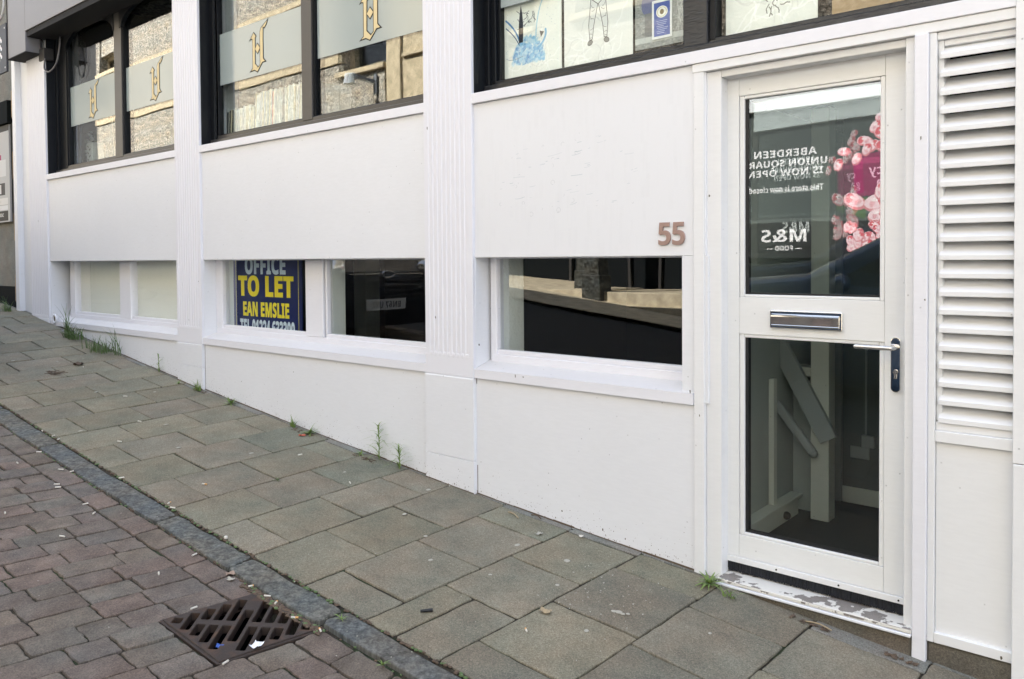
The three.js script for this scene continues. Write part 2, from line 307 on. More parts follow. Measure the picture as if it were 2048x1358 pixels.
// ------------------------------------------------------------------ road of setts
const road = struct('road', 'narrow street of worn grey and reddish setts falling towards the viewer', 'road');
{
  const bed = (a, b, c, d, n) => groundSheet(a, b, c, d, n, 10, (x, z) => roadY(x, z) - 0.0075);   // open under the drain
  part(road, 'road_bed', [bed(-40, -2.78, 1.25, 6.75, 80), bed(-2.32, 20, 1.25, 6.75, 50), bed(-2.78, -2.32, 1.25, 1.312, 2), bed(-2.78, -2.32, 1.68, 6.75, 2)], M.joint);
  const cols = [[0.156, 0.13, 0.109], [0.15, 0.128, 0.11], [0.149, 0.129, 0.107], [0.162, 0.129, 0.109], [0.15, 0.127, 0.11], [0.16, 0.135, 0.108], [0.164, 0.13, 0.11]];
  const mats = []; for (const c of cols) for (const f of [0.92, 1.06]) mats.push(tone(c, f * 1.66, settMap, concreteBump, 0.004));
  const pick = () => mats[Math.floor(rnd() * mats.length)];
    const o = { cham: 0.0026, rag: 0.0034, seg: 5, corner: 0.006, depth: 0.05, dome: 0.0004 };
  const ends = []; for (let x = -2.712; x > -8.6; x -= 0.2) ends.push(x - 0.2 + rr(-0.012, 0.012), x); for (let x = -2.332; x < 0.6; x += 0.2) ends.push(x, x + 0.2);
  for (let k = 0; k < ends.length; k += 2) {   // the channel row along the kerb
    const x0 = k > 1 && ends[k] < -2.72 ? ends[k] : ends[k], w = (ends[k] < -2.72 && k > 1 ? ends[k - 2] : ends[k + 1]) - x0;
    part(road, 'sett', stoneGeo([[x0 + 0.004, 1.317], [x0 + w - 0.004, 1.317], [x0 + w - 0.004, 1.424], [x0 + 0.004, 1.424]], roadY, { ...o, off: rr(-0.003, 0.003) }), pick());
  }
  const far = [];
  for (let row = 0; row < 74; row++) {
    const xr = -8.603 + row * 0.1305;
    let z = row >= 45 && row <= 47 ? 1.682 : 1.43, first = true;
    while (z < 3.1) {
      const L = first ? rr(0.1, 0.2) : [0.132, 0.165, 0.2, 0.21, 0.18][Math.floor(rnd() * 5)] * rr(0.95, 1.05), z1 = z + L;
      first = false;
      const X = (zz) => xr - 0.185 * (zz - 1.43);
      const q = [[X(z) + 0.0025 + rr(-0.003, 0.003), z + 0.003], [X(z) + 0.128 + rr(-0.003, 0.003), z + 0.003], [X(z1) + 0.128 + rr(-0.003, 0.003), z1 - 0.003], [X(z1) + 0.0025 + rr(-0.003, 0.003), z1 - 0.003]];
      const zz0 = z; z = z1;
      const xa = Math.min(q[0][0], q[3][0]), xb = Math.max(q[1][0], q[2][0]);
      const g = () => stoneGeo(q, roadY, { ...o, off: rr(-0.004, 0.004), tx: rr(-0.015, 0.015), tz: rr(-0.012, 0.012) });
      const seen = xr > -6.2 && xr < -1.2 && zz0 < 2.6 && (zz0 - 1.3) < (xr + 6.3) * 0.62 + 0.2;
      if (seen) part(road, 'sett', g(), pick()); else far.push(g());
    }
  }
  const f = part(road, 'sett_field', far, mats[2]); f.userData.kind = 'stuff';
  part(road, 'far_carriageway', groundSheet(-40, 20, 3.05, 6.7, 100, 8, (x, z) => roadY(x, z) - 0.004), M.road);
}
// ------------------------------------------------------------------ the drain grate
{
  const t = thing('drain_grate', 'rusty square iron drain grate with diagonal slots set in the setts', 'drain grate', null);
  const c = [-2.549, 1.49], A = [0.219, -0.176], B = [-0.152, -0.172];
  const P = (s, u) => [c[0] + s * A[0] + u * B[0], c[1] + s * A[1] + u * B[1]];
  const sh = shapeOf([P(-1, 0), P(0, 1), P(1, 0), P(0, -1)]);
  for (let i = 0; i < 11; i++) {
    const s = -0.82 + 0.164 * i, w = 0.066, m = 0.94 - Math.abs(s) - 0.05, runs = i === 5 ? [[-0.5, 0.42]] : [0, 1, 9, 10].includes(i) ? [[-m - 0.02, m + 0.02]] : [[-m, -0.055], [0.055, m]];
    for (const [a, b] of runs) {
      const k = 0.03, q = [P(s - w + 0.015, a), P(s + w - 0.015, a), P(s + w, a + k), P(s + w, b - k), P(s + w - 0.015, b), P(s - w + 0.015, b), P(s - w, b - k), P(s - w, a + k)];
      sh.holes.push(new THREE.Path(q.map(([x, z]) => new THREE.Vector2(x, z))));
    }
  }
  const g = new THREE.ExtrudeGeometry(sh, { depth: 0.028, bevelEnabled: true, bevelSize: 0.002, bevelThickness: 0.002, bevelSegments: 1 }).rotateX(Math.PI / 2);
  const p = g.attributes.position; for (let i = 0; i < p.count; i++) p.setY(i, p.getY(i) + roadY(p.getX(i), p.getZ(i)) + 0.001);
  g.computeVertexNormals();
  part(t, 'slotted_lid', uvm(g), M.iron);
  const fr = []; const cs = [P(-1.035, 0), P(0, 1.035), P(1.035, 0), P(0, -1.035)];
  for (let k = 0; k < 4; k++) { const a = cs[k], b = cs[(k + 1) % 4]; fr.push(beam([a[0], roadY(...a) - 0.024, a[1]], [b[0], roadY(...b) - 0.024, b[1]], 0.012, 0.045)); }
  part(t, 'rim', fr, M.iron);
  const y = roadY(-2.55, 1.5);
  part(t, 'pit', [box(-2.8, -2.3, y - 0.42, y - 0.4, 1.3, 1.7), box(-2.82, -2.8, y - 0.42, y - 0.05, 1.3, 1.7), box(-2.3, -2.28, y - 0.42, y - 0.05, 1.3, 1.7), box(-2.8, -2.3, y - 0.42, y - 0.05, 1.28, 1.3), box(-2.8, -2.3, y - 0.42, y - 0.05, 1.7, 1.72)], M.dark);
  const silt = []; for (let i = 0; i < 60; i++) silt.push(new THREE.IcosahedronGeometry(rr(0.006, 0.016), 0).translate(rr(-2.75, -2.35), y - 0.39, rr(1.35, 1.65)));
  part(t, 'silt', silt, M.dark).userData.kind = 'stuff';
}
// ------------------------------------------------------------------ the white shopfront
const shop = thing('shop_building', 'white painted shopfront building with fluted pilasters, dark upper windows and number 55 door', 'shop');
const H = 8.5;
{ // the mass of the building: storeys above, rooms behind
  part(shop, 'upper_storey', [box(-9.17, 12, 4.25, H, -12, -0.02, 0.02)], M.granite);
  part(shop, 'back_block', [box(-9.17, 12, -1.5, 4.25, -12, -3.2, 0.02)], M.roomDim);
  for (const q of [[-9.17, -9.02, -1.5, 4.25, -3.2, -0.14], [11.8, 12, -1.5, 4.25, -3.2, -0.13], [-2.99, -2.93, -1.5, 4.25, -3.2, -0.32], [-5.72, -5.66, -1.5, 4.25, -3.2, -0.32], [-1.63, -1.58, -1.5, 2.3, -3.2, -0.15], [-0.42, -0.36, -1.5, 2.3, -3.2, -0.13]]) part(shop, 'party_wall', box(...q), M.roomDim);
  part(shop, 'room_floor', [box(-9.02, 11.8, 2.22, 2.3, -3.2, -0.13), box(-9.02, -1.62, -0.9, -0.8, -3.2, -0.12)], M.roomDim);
  part(shop, 'right_wall', [box(0.3, 12, -1.5, 4.25, -0.12, 0.0, 0.005)], M.cream);
}
const scuffed = M.white.clone();   // the panel over the 55 window carries old grey scuffs
{
  const t = canvasTex(1024, 640, (c, w, h) => {
    c.fillStyle = '#eeeeed'; c.fillRect(0, 0, w, h); let s = 3; const r = () => { s = (s * 1664525 + 1013904223) >>> 0; return s / 4294967296; };
    for (let k = 0; k < 900; k++) { const g = 228 + 18 * r() | 0; c.fillStyle = `rgba(${g},${g},${g},0.07)`; c.fillRect(r() * w, r() * h, 2 + 20 * r(), 20 + 90 * r()); }
    for (let k = 0; k < 46; k++) { const x = 180 + 600 * r(), y = 190 + 260 * r(), L = 8 + 70 * r() * r(), a = -0.12 + 0.3 * (r() - 0.5); c.strokeStyle = `rgba(168,182,188,${0.25 + 0.35 * r()})`; c.lineWidth = 1 + 1.4 * r(); c.beginPath(); c.moveTo(x, y); c.quadraticCurveTo(x + L / 2, y + 6 * (r() - 0.5), x + L * Math.cos(a), y + L * Math.sin(a)); c.stroke(); }
    for (let k = 0; k < 26; k++) { const x = 120 + 650 * r(), y = 150 + 330 * r(); c.strokeStyle = 'rgba(150,156,160,0.5)'; c.lineWidth = 1; c.beginPath(); c.arc(x, y, 2 + 7 * r(), r() * 6, r() * 6); c.stroke(); }
  });
  t.wrapS = t.wrapT = THREE.RepeatWrapping; t.repeat.set(1 / 1.33, 1 / 0.79); t.offset.set(2.845 / 1.33, -1.5 / 0.79); scuffed.map = t;
}
const bays = [[-8.4, -5.88], [-5.51, -3.155], [-2.795, -1.56]];
bays.forEach(([x0, x1], i) => {
  part(shop, 'wall_panel', [box(x0 - 0.05, x1 + 0.05, 1.506, 2.287, -0.1, 0, 0.003)], i === 2 ? scuffed : M.white);
  part(shop, 'sill_band', [box(x0 - 0.03, i === 2 ? 0.3 : x1 + 0.03, 2.288, 2.34, -0.16, 0.016, 0.003)], M.trim);
  const pl = part(shop, 'plinth_panel', [box(x0 - 0.05, x1 + (i === 2 ? 0.005 : 0.05), -0.6, 0.888, -0.12, 0, 0.003)], M.white);
  part(shop, 'window_sill', [prismX([[0.013, 0.89], [0.013, 0.936], [-0.115, 0.972], [-0.2, 0.972], [-0.2, 0.89]], x0 - (i === 2 ? 0 : 0.03), x1 + (i === 2 ? -0.003 : 0.03))], M.trim);
  part(shop, 'sill_top', [prismX([[0.0115, 0.9368], [0.0115, 0.9375], [-0.115, 0.9738], [-0.115, 0.9725]], x0 + 0.001, x1 - (i === 2 ? 0.004 : 0.001))], M.sillDustShade);
  // thickness of the wall at either end of the low window
  part(shop, 'window_reveal', box(x0 - 0.06, x0 + (i ? 0.0 : 0.01), 0.9, 1.506, -0.3, -0.001, 0.002), M.white); part(shop, 'window_reveal', [box(x1 + (i === 2 ? -0.06 : 0), x1 + 0.06, 0.9, 1.506, -0.3, -0.001, 0.002)], M.white);
});
// low windows: frame, panes, what shows behind
function lowWindow(x0, x1, mull, panes, z = -0.105) {
  const w = new THREE.Group(); w.name = 'low_window'; shop.add(w);
  const f = [box(x0, x1, 0.965, 1.006, z - 0.05, z + 0.012, 0.004), box(x0, x1, 1.5, 1.54, z - 0.05, z + 0.012, 0.004), box(x0 - 0.02, panes[0][0], 0.965, 1.54, z - 0.05, z + 0.01, 0.004), box(panes[panes.length - 1][1], x1 + 0.02, 0.965, 1.54, z - 0.05, z + 0.01, 0.004)];
  for (const [a, b] of mull) f.push(box(a, b, 1.006, 1.5, z - 0.05, z + 0.014, 0.004));
  part(w, 'frame', f, M.trim);
  for (const [a, b] of panes) {
    part(w, 'bead', [box(a - 0.016, b + 0.016, 1.005, 1.03, z - 0.03, z + 0.003, 0.004), box(a - 0.016, a + 0.002, 1.03, 1.5, z - 0.03, z + 0.0045, 0.003), box(b - 0.002, b + 0.016, 1.03, 1.5, z - 0.03, z + 0.0045, 0.003)], M.trim);
    part(w, 'pane', sheet(a, b, 1.02, 1.51, z - 0.02, 0.0004, 0.00012, a), x0 < -8 ? M.glassClear : M.glassPlain);
  }
  return w;
}
lowWindow(-8.16, -5.9, [[-7.105, -6.9]], [[-8.07, -7.105], [-6.9, -5.93]]);
lowWindow(-5.49, -3.17, [[-4.39, -4.205]], [[-5.425, -4.39], [-4.175, -3.2]]);
lowWindow(-2.757, -1.62, [], [[-2.737, -1.662]]);
// basement returns and blinds behind the glass
for (const q of [[-5.6, -5.435, 0.85, 1.6, -0.36, -0.16, 0.01], [-2.9, -2.75, 0.85, 1.6, -0.34, -0.16, 0.01], [-4.29, -4.19, 0.85, 1.6, -0.26, -0.16, 0.004]]) part(shop, 'plaster_return', box(...q), M.plaster);
part(shop, 'inner_board', [box(-8.3, -5.8, 0.5, 1.9, -0.17, -0.155, 0.002)], M.blind);
part(shop, 'inner_board', [box(-8.13, -7.86, 0.9, 1.55, -0.1545, -0.15, 0.002)], M.plaster);
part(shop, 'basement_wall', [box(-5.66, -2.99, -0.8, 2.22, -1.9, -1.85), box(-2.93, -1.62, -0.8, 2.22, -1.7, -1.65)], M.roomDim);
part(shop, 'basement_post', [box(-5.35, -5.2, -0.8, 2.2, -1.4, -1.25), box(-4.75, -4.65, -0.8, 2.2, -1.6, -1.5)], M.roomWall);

// pilasters
function pilaster(x0, x1, z1, yBot, yFlute, yTop, capY, baseSplit) {
  const n = 9, w = x1 - x0, m = 0.028, pit = (w - 2 * m) / n, pts = [[x0, -0.02], [x0, z1 - 0.002], [x0 + 0.002, z1]];
  for (let i = 0; i < n; i++) {
    const c = x0 + m + pit * (i + 0.5), h = pit * 0.32;
    for (let k = 0; k <= 6; k++) { const a = Math.PI * k / 6; pts.push([c - h * Math.cos(a), z1 - 0.0042 * Math.sin(a)]); }
  }
  pts.push([x1 - 0.002, z1], [x1, z1 - 0.002], [x1, -0.02]);
  const s = shapeOf(pts.map(([x, z]) => [x, -z]));
  const g = new THREE.ExtrudeGeometry(s, { depth: yTop - yFlute, bevelEnabled: false }).rotateX(-Math.PI / 2).translate(0, yFlute, 0);
  const p = part(shop, 'pilaster', [uvm(g), box(x0, x1, capY, yFlute, -0.02, z1, 0.0015)], M.flute);
  const ends = []; for (let i = 0; i < n; i++) { const c = x0 + m + pit * (i + 0.5); ends.push(new THREE.SphereGeometry(pit * 0.33, 8, 6).scale(1, 1.3, 0.22).translate(c, yFlute + 0.002, z1 - 0.001)); }
  part(p, 'flute_end', ends, M.trim).userData.kind = 'stuff';
  part(p, 'base_block', [prismX([[z1 + 0.003, capY - 0.008], [z1 + 0.0005, capY - 0.001], [-0.02, capY - 0.001], [-0.02, baseSplit], [z1 + 0.003, baseSplit]], x0 - 0.001, x1 + 0.001)], M.white);
  part(p, 'foot_block', [box(x0 - 0.0015, x1 + 0.0015, yBot, baseSplit - 0.003, -0.02, z1 + 0.004, 0.002)], M.white);
}
pilaster(-8.85, -8.4, 0.018, -0.3, 0.965, 3.52, 0.953, 0.905);
pilaster(-5.88, -5.512, 0.018, -0.3, 1.0, 4.25, 0.888, 0.72);
pilaster(-3.15, -2.797, 0.018, -0.3, 0.994, 4.25, 0.888, 0.462);
part(shop, 'end_board', [box(-9.17, -9.08, -0.3, 4.25, -0.14, 0.05, 0.004), box(-9.085, -8.845, -0.3, 4.25, -0.14, -0.004, 0.003)], M.white);
for (const [a, b] of [[-8.85, -8.402], [-5.883, -5.513], [-3.153, -2.798]]) part(shop, 'pier', box(a, b, -0.3, 4.25, -0.3, -0.021, 0), M.white);
// fascia over the left bay
part(shop, 'fascia_board', [box(-8.93, -8.47, 3.505, 4.4, 0.02, 0.15, 0.004)], M.fascia); part(shop, 'fascia_board', [box(-8.47, -5.9, 3.695, 4.4, 0.02, 0.15, 0.004)], M.fascia);
part(shop, 'fascia_edge', [box(-8.935, -8.465, 3.495, 3.5045, 0.0, 0.155, 0.002), box(-8.94, -8.931, 3.495, 4.4, 0.0, 0.155, 0.002), box(-8.46, -5.9, 3.64, 3.6945, -0.1, 0.14, 0.002)], M.fasciaEdge);
part(shop, 'fascia_board', [box(-5.52, 0.4, 3.9, 4.4, 0.02, 0.15, 0.004)], M.fascia);

// upper windows: black timber, fronts greyed for reflected sunlight, arched heads
const goldPts = [[-.108, -.155], [-.06, -.152], [-.021, -.17], [.04, -.113], [.08, -.112], [.05, -.085], [.052, .125], [.069, .117], [.093, .137], [.109, .166], [.027, .124], [.013, .097], [.012, -.124], [-.012, -.14], [-.05, -.108], [-.046, .069], [-.034, .079], [-.064, .109], [-.109, .066], [-.095, .069], [-.079, .064], [-.08, -.137]];
const grow = (pts, d) => { const n = pts.length, out = []; for (let i = 0; i < n; i++) { const a = pts[(i + n - 1) % n], b = pts[i], c = pts[(i + 1) % n]; let n1 = [b[1] - a[1], a[0] - b[0]], n2 = [c[1] - b[1], b[0] - c[0]]; const l1 = Math.hypot(...n1), l2 = Math.hypot(...n2); n1 = n1.map((v) => v / l1); n2 = n2.map((v) => v / l2); let q = [n1[0] + n2[0], n1[1] + n2[1]]; const L = Math.max(0.5, Math.hypot(...q)); const s = 1.6 / L; out.push([b[0] + q[0] / L * d * s, b[1] + q[1] / L * d * s]); } return out; };
const slabShape = (pts, d) => new THREE.ExtrudeGeometry(shapeOf(pts), { depth: d, bevelEnabled: false });
const dia = [[-.018, .023], [.011, -.009], [-.018, -.04], [-.047, -.008]];
function upperWindow(x0, x1, mull, panes, top, frosted, zf = -0.1, arch = true) {
  const w = new THREE.Group(); w.name = 'upper_window'; shop.add(w);
  part(w, 'reveal', [box(x0 - 0.001, x0 + 0.007, 2.341, top, zf - 0.06, -0.001, 0.001), box(x0, x1, top - 0.05, top + 0.6, zf - 0.06, -0.001, 0.001)], M.black);
  part(w, 'bottom_rail', [box(x0 - 0.02, x1 + 0.02, 2.338, 2.385, zf - 0.06, zf + 0.03, 0.004), box(x0, x1, 2.385, 2.416, zf - 0.06, zf + 0.002, 0.003)], M.greyFrame);
  part(w, 'corner_post', [box(x0, x0 + 0.055, 2.34, top, zf - 0.05, zf + 0.025, 0.003), box(x0 + 0.055, panes[0][0] - 0.012, 2.34, top, zf - 0.05, zf + 0.005, 0.003), box(panes[0][0] - 0.012, panes[0][0] + 0.004, 2.34, top, zf - 0.05, zf - 0.006, 0.003)], M.black);
  for (const [a, b] of mull) {
    const m = part(w, 'mullion', [box(a, b, 2.4, top, zf - 0.03, zf + 0.006, 0.004)], M.greyFrame);
    part(m, 'mullion_side', [box(b, b + 0.015, 2.416, top, zf - 0.06, zf - 0.008, 0.002), box(a - 0.006, a, 2.416, top, zf - 0.05, zf - 0.01, 0.002)], M.black);
  }
  for (const [a, b] of panes) {
    part(w, 'pane', sheet(a, b, 2.41, top, zf - 0.03, 0.0006, 0.0001, a), M.glass);
    part(w, 'inner_pane', sheet(a + 0.05, b, 2.41, top, zf - 0.047, 0.0012, 0.00015, a + 2), M.glassIn);
    part(w, 'bead', [box(a, b, 2.408, 2.424, zf - 0.035, zf - 0.012, 0.002), box(b - 0.01, b + 0.006, 2.42, top, zf - 0.035, zf - 0.012, 0.002)], M.black);
    if (arch) {
      const c = (a + b) / 2, r = (b - a) / 2 + 0.005, y0 = top - 0.2, s = shapeOf([[a - 0.05, y0 - 0.02], [a - 0.05, top + 0.05], [b + 0.05, top + 0.05], [b + 0.05, y0 - 0.02], [b, y0 - 0.02]]);
      const s2 = new THREE.Shape(); s2.moveTo(a - 0.03, y0 - 0.05); s2.lineTo(a - 0.03, top + 0.06); s2.lineTo(b + 0.01, top + 0.06); s2.lineTo(b + 0.01, y0 - 0.05);
      for (let k = 0; k <= 20; k++) { const t = k / 20 * Math.PI; s2.lineTo(c + r * Math.cos(t), y0 - 0.05 + 0.17 * Math.sin(t)); }
      part(w, 'arched_head', new THREE.ExtrudeGeometry(s2, { depth: 0.03, bevelEnabled: true, bevelSize: 0.004, bevelThickness: 0.004, bevelSegments: 1 }).translate(0, 0, zf - 0.02), M.black);
    }
    if (frosted) {
      const f = part(w, 'frosted_band', [box(a + 0.002, b + 0.0, 2.786, 3.157, zf - 0.0285, zf - 0.0265, 0)], M.frost);
    }
  }
  return w;
}
function goldLetter(w, x, y, z) {
  const at = (g) => g.translate(x, y, z);
  const l = part(w, 'gold_letter', [at(slabShape(grow(goldPts, -0.0035), 0.0012).translate(0, 0, 0.0008)), at(slabShape(dia, 0.0012).translate(0, 0, 0.0008))], M.gold);
  part(l, 'black_outline', [at(slabShape(grow(goldPts, 0.005), 0.0006)), at(slabShape(grow(dia, -0.0075), 0.0006))], M.outline);
}
const w1 = upperWindow(-8.4, -5.88, [[-7.14, -7.0]], [[-8.165, -7.145], [-6.985, -5.86]], 3.75, true);
const w2 = upperWindow(-5.512, -3.15, [[-4.405, -4.295]], [[-5.46, -4.41], [-4.275, -3.14]], 4.1, true, -0.1, false);
for (const [x, y] of [[-7.641, 2.98], [-6.436, 2.98]]) goldLetter(w1, x, y, -0.1255);
for (const [x, y] of [[-4.94, 2.98], [-3.733, 2.98]]) goldLetter(w2, x, y, -0.1255);
{ // the dark brush-painted window over the door
  const w = new THREE.Group(); w.name = 'upper_window'; shop.add(w);
  part(w, 'bottom_rail', [box(-2.81, 0.3, 2.338, 2.39, -0.16, -0.075, 0.005), box(-2.81, 0.3, 2.39, 2.412, -0.16, -0.1, 0.004)], M.blackBrush);
  part(w, 'reveal', [box(-2.797, -2.79, 2.34, 4.1, -0.16, -0.001, 0.001), box(-2.8, 0.3, 3.85, 4.25, -0.2, -0.001, 0.001)], M.black);
  part(w, 'corner_post', [box(-2.79, -2.762, 2.385, 4.1, -0.16, -0.08, 0.003), box(-2.762, -2.735, 2.385, 4.1, -0.16, -0.1, 0.003), box(-2.735, -2.718, 2.385, 4.1, -0.16, -0.12, 0.003)], M.black);
  const m = part(w, 'mullion', [box(-1.655, -1.545, 2.39, 4.1, -0.16, -0.085, 0.004)], M.blackBrush);
  part(m, 'mullion_side', [box(-1.545, -1.515, 2.4, 4.1, -0.16, -0.1, 0.003), box(-1.668, -1.655, 2.4, 4.1, -0.16, -0.105, 0.003)], M.black);
  part(w, 'pane', sheet(-2.72, -1.665, 2.405, 4.1, -0.13, 0.0006, 0.0002, 3), M.glassSmall);
  part(w, 'pane', sheet(-1.515, 0.3, 2.405, 4.1, -0.13, 0.0006, 0.0002, 5), M.glassSmall);
  part(w, 'frosted_band', [box(-2.72, -2.4, 2.786, 3.157, -0.128, -0.1265, 0)], M.frost);
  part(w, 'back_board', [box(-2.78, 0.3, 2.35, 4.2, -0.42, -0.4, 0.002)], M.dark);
}
part(shop, 'junction_box', [box(-8.49, -8.36, 3.43, 3.545, -0.06, 0.03, 0.006)], M.cable);

// ------------------------------------------------------------------ door, its surround and the louvre
{
  part(shop, 'door_surround', [box(-1.562, -1.515, 0.0, 2.255, -0.12, 0.008, 0.003), box(-1.5655, -0.43, 2.252, 2.2875, -0.12, 0.0105, 0.003), box(-1.515, -1.448, 0.1, 2.2515, -0.12, -0.012, 0.004), box(-1.448, -0.76, 2.222, 2.2515, -0.12, -0.012, 0.004), box(-0.76, -0.727, 0.19, 2.2515, -0.14, -0.004, 0.003), box(-1.5, -1.483, 0.2, 2.24, -0.14, -0.06, 0.002)], M.cream);
  part(shop, 'door_post', [box(-0.727, -0.683, 0.085, 2.2515, -0.14, 0.02, 0.003)], M.trim);
  const d = new THREE.Group(); d.name = 'door'; shop.add(d);
  const z = -0.07, zb = -0.115;
  part(d, 'stile', [box(-1.483, -1.3995, 0.275, 2.233, zb, z, 0.002)], M.door); part(d, 'stile', [box(-0.8435, -0.752, 0.275, 2.233, zb, z, 0.002)], M.door);
  part(d, 'rail', [box(-1.399, -0.844, 2.148, 2.233, zb, z - 0.0005, 0.002)], M.door); part(d, 'rail', [box(-1.399, -0.844, 1.188, 1.337, zb, z - 0.0005, 0.002)], M.door); part(d, 'rail', [box(-1.399, -0.844, 0.275, 0.366, zb, z - 0.0005, 0.002)], M.door);
  for (const [y0, y1] of [[1.337, 2.148], [0.366, 1.188]]) {
    part(d, 'glazing_bead', [box(-1.3985, -1.378, y0, y1, zb, z - 0.004, 0.004), box(-0.862, -0.8445, y0, y1, zb, z - 0.004, 0.004), box(-1.378, -0.862, y1 - 0.014, y1, zb, z - 0.004, 0.004), box(-1.378, -0.862, y0, y0 + 0.012, zb, z - 0.004, 0.004)], M.door);
    part(d, 'gasket', [box(-1.379, -1.366, y0 + 0.011, y1 - 0.013, zb + 0.004, z - 0.014, 0.001), box(-1.366, -0.864, y0 + 0.011, y0 + 0.019, zb + 0.004, z - 0.014, 0.001)], M.rubber);
  }
  part(d, 'upper_pane', sheet(-1.367, -0.86, 1.35, 2.136, z - 0.02, 0, 0.00006, 1), M.glassPlain);
  part(d, 'upper_pane', sheet(-1.367, -0.86, 1.35, 2.136, z - 0.037, 0.0042, 0.00004, 2), M.glassIn);
  part(d, 'lower_pane', sheet(-1.367, -0.86, 0.38, 1.176, z - 0.02, 0.0, 0.0001, 4), M.glassSmall);
  part(d, 'weather_bar', [box(-1.482, -0.755, 0.25, 0.274, zb, z + 0.008, 0.002)], M.cream);
  const screws = [-1.47, -1.24, -1.0, -0.79].map((x) => new THREE.CylinderGeometry(0.0035, 0.0035, 0.003, 8).rotateX(Math.PI / 2).translate(x, 0.262, z + 0.009));
  part(d, 'screw', screws, M.rubber).userData.kind = 'stuff';
  const br = []; for (let x = -1.48; x < -0.758; x += 0.0035) br.push(new THREE.BoxGeometry(0.0026, 0.04 + rr(0, 0.004), 0.004).rotateZ(rr(-0.06, 0.06)).translate(x, 0.232, z + rr(-0.004, 0.003)));
  part(d, 'draught_brush', [...br, box(-1.482, -0.756, 0.21, 0.2495, zb, z - 0.008, 0)], M.brush);
  // letter plate
  const lp = part(d, 'letter_plate', [box(-1.267, -0.988, 1.219, 1.291, z, z + 0.012, 0.005)], M.chrome);
  const flap = prismX([[z + 0.011, 1.228], [z + 0.016, 1.228], [z + 0.0175, 1.233], [z + 0.0155, 1.2345], [z + 0.0225, 1.266], [z + 0.021, 1.2705], [z + 0.016, 1.2745], [z + 0.011, 1.277]], -1.258, -0.999);
  part(lp, 'flap', flap, M.chrome);
  // lever handle on its long back plate
  const hs = new THREE.Shape(); hs.absarc(0, 0.082, 0.0145, 0, Math.PI, false); hs.absarc(0, -0.082, 0.0145, Math.PI, 2 * Math.PI, false);
  const hx = -0.803, hy = 1.11;
  const hp = part(d, 'handle', new THREE.ExtrudeGeometry(hs, { depth: 0.008, bevelEnabled: true, bevelSize: 0.002, bevelThickness: 0.002, bevelSegments: 2, curveSegments: 16 }).translate(hx, hy, z + 0.001), M.chrome);
  part(hp, 'lever', [tube([[hx, 1.172, z + 0.008], [hx, 1.172, z + 0.035], [hx - 0.008, 1.172, z + 0.047], [hx - 0.03, 1.172, z + 0.05], [hx - 0.125, 1.172, z + 0.05]], 0.0085, 30, 12), new THREE.SphereGeometry(0.0085, 12, 8).translate(hx - 0.125, 1.172, z + 0.05)], M.steel);
  part(hp, 'lock', [new THREE.CylinderGeometry(0.0085, 0.0085, 0.006, 16).rotateX(Math.PI / 2).translate(hx, 1.085, z + 0.012), box(hx - 0.005, hx + 0.005, 1.06, 1.083, z + 0.006, z + 0.014, 0.002)], M.steel);
  // threshold and the concrete below it
  part(shop, 'threshold', [box(-1.4495, -0.727, 0.19, 0.2055, -0.12, 0.028, 0.004)], M.chip, 'white threshold with its paint peeling off');
  part(shop, 'threshold', [box(-1.455, -0.7275, 0.178, 0.1895, -0.1, 0.034, 0.004)], M.white);
  part(shop, 'concrete_step', [box(-1.5, -0.727, -0.2, 0.1775, -0.12, 0.02, 0.008), box(-0.683, 0.3, -0.2, 0.1735, -0.12, 0.0, 0.008)], M.concrete);
  // louvre
  const l = new THREE.Group(); l.name = 'louvre'; shop.add(l);
  part(l, 'frame', [box(-0.683, -0.6605, 0.174, 2.2515, -0.1, 0.006, 0.003), box(-0.6605, -0.3, 2.225, 2.2515, -0.1, 0.0, 0.003), box(-0.66, -0.642, 0.935, 2.225, -0.1, -0.012, 0.003), box(-0.642, -0.3, 2.205, 2.225, -0.1, -0.012, 0.003)], M.cream);
  for (let i = 0; i < 21; i++) {
    const y = 2.172 - 0.0614 * i;
    part(l, 'slat', [prismX([[0.002, y - 0.012], [0.0035, y - 0.0105], [0.0035, y + 0.0045], [0.001, y + 0.007], [-0.058, y + 0.056], [-0.062, y + 0.05], [-0.062, y + 0.044]], -0.65, -0.3)], M.cream);
  }
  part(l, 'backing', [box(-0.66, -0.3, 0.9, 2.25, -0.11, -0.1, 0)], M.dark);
  part(l, 'mid_rail', [box(-0.66, -0.3, 0.905, 0.935, -0.1, -0.004, 0.003), box(-0.6605, -0.3, 0.866, 0.905, -0.1, 0.006, 0.003)], M.cream);
  part(l, 'low_panel', [box(-0.66, -0.3, 0.2, 0.866, -0.1, -0.008, 0.003)], M.cream);
  part(l, 'bottom_rail', [box(-0.6605, -0.3, 0.1745, 0.21, -0.1, 0.006, 0.003)], M.cream);
  part(shop, 'end_post', [box(-0.43, 0.32, -0.1, 0.83, -0.01, 0.022, 0.003), box(-0.432, 0.32, 0.832, 3.6, -0.01, 0.02, 0.003)], M.cream);
  // the hall behind the door
  part(shop, 'hall_floor', [box(-2.6, -0.42, 0.02, 0.2, -3.2, -0.12, 0.002)], M.carpet);
  part(shop, 'hall_wall', [box(-1.579, -1.566, 0.2, 2.25, -2.45, -0.13, 0), box(-1.57, -0.42, 0.12, 2.25, -2.5, -2.45, 0), box(-0.47, -0.425, 0.12, 2.25, -2.45, -0.13, 0)], M.roomWall);
  part(shop, 'hall_post', [box(-1.427, -1.338, 0.2, 2.25, -1.04, -0.95, 0.004)], M.hallWhite);
  part(shop, 'hall_door_frame', [box(-1.45, -1.402, 0.2, 2.1, -1.42, -1.33, 0.004)], M.hallGrey);
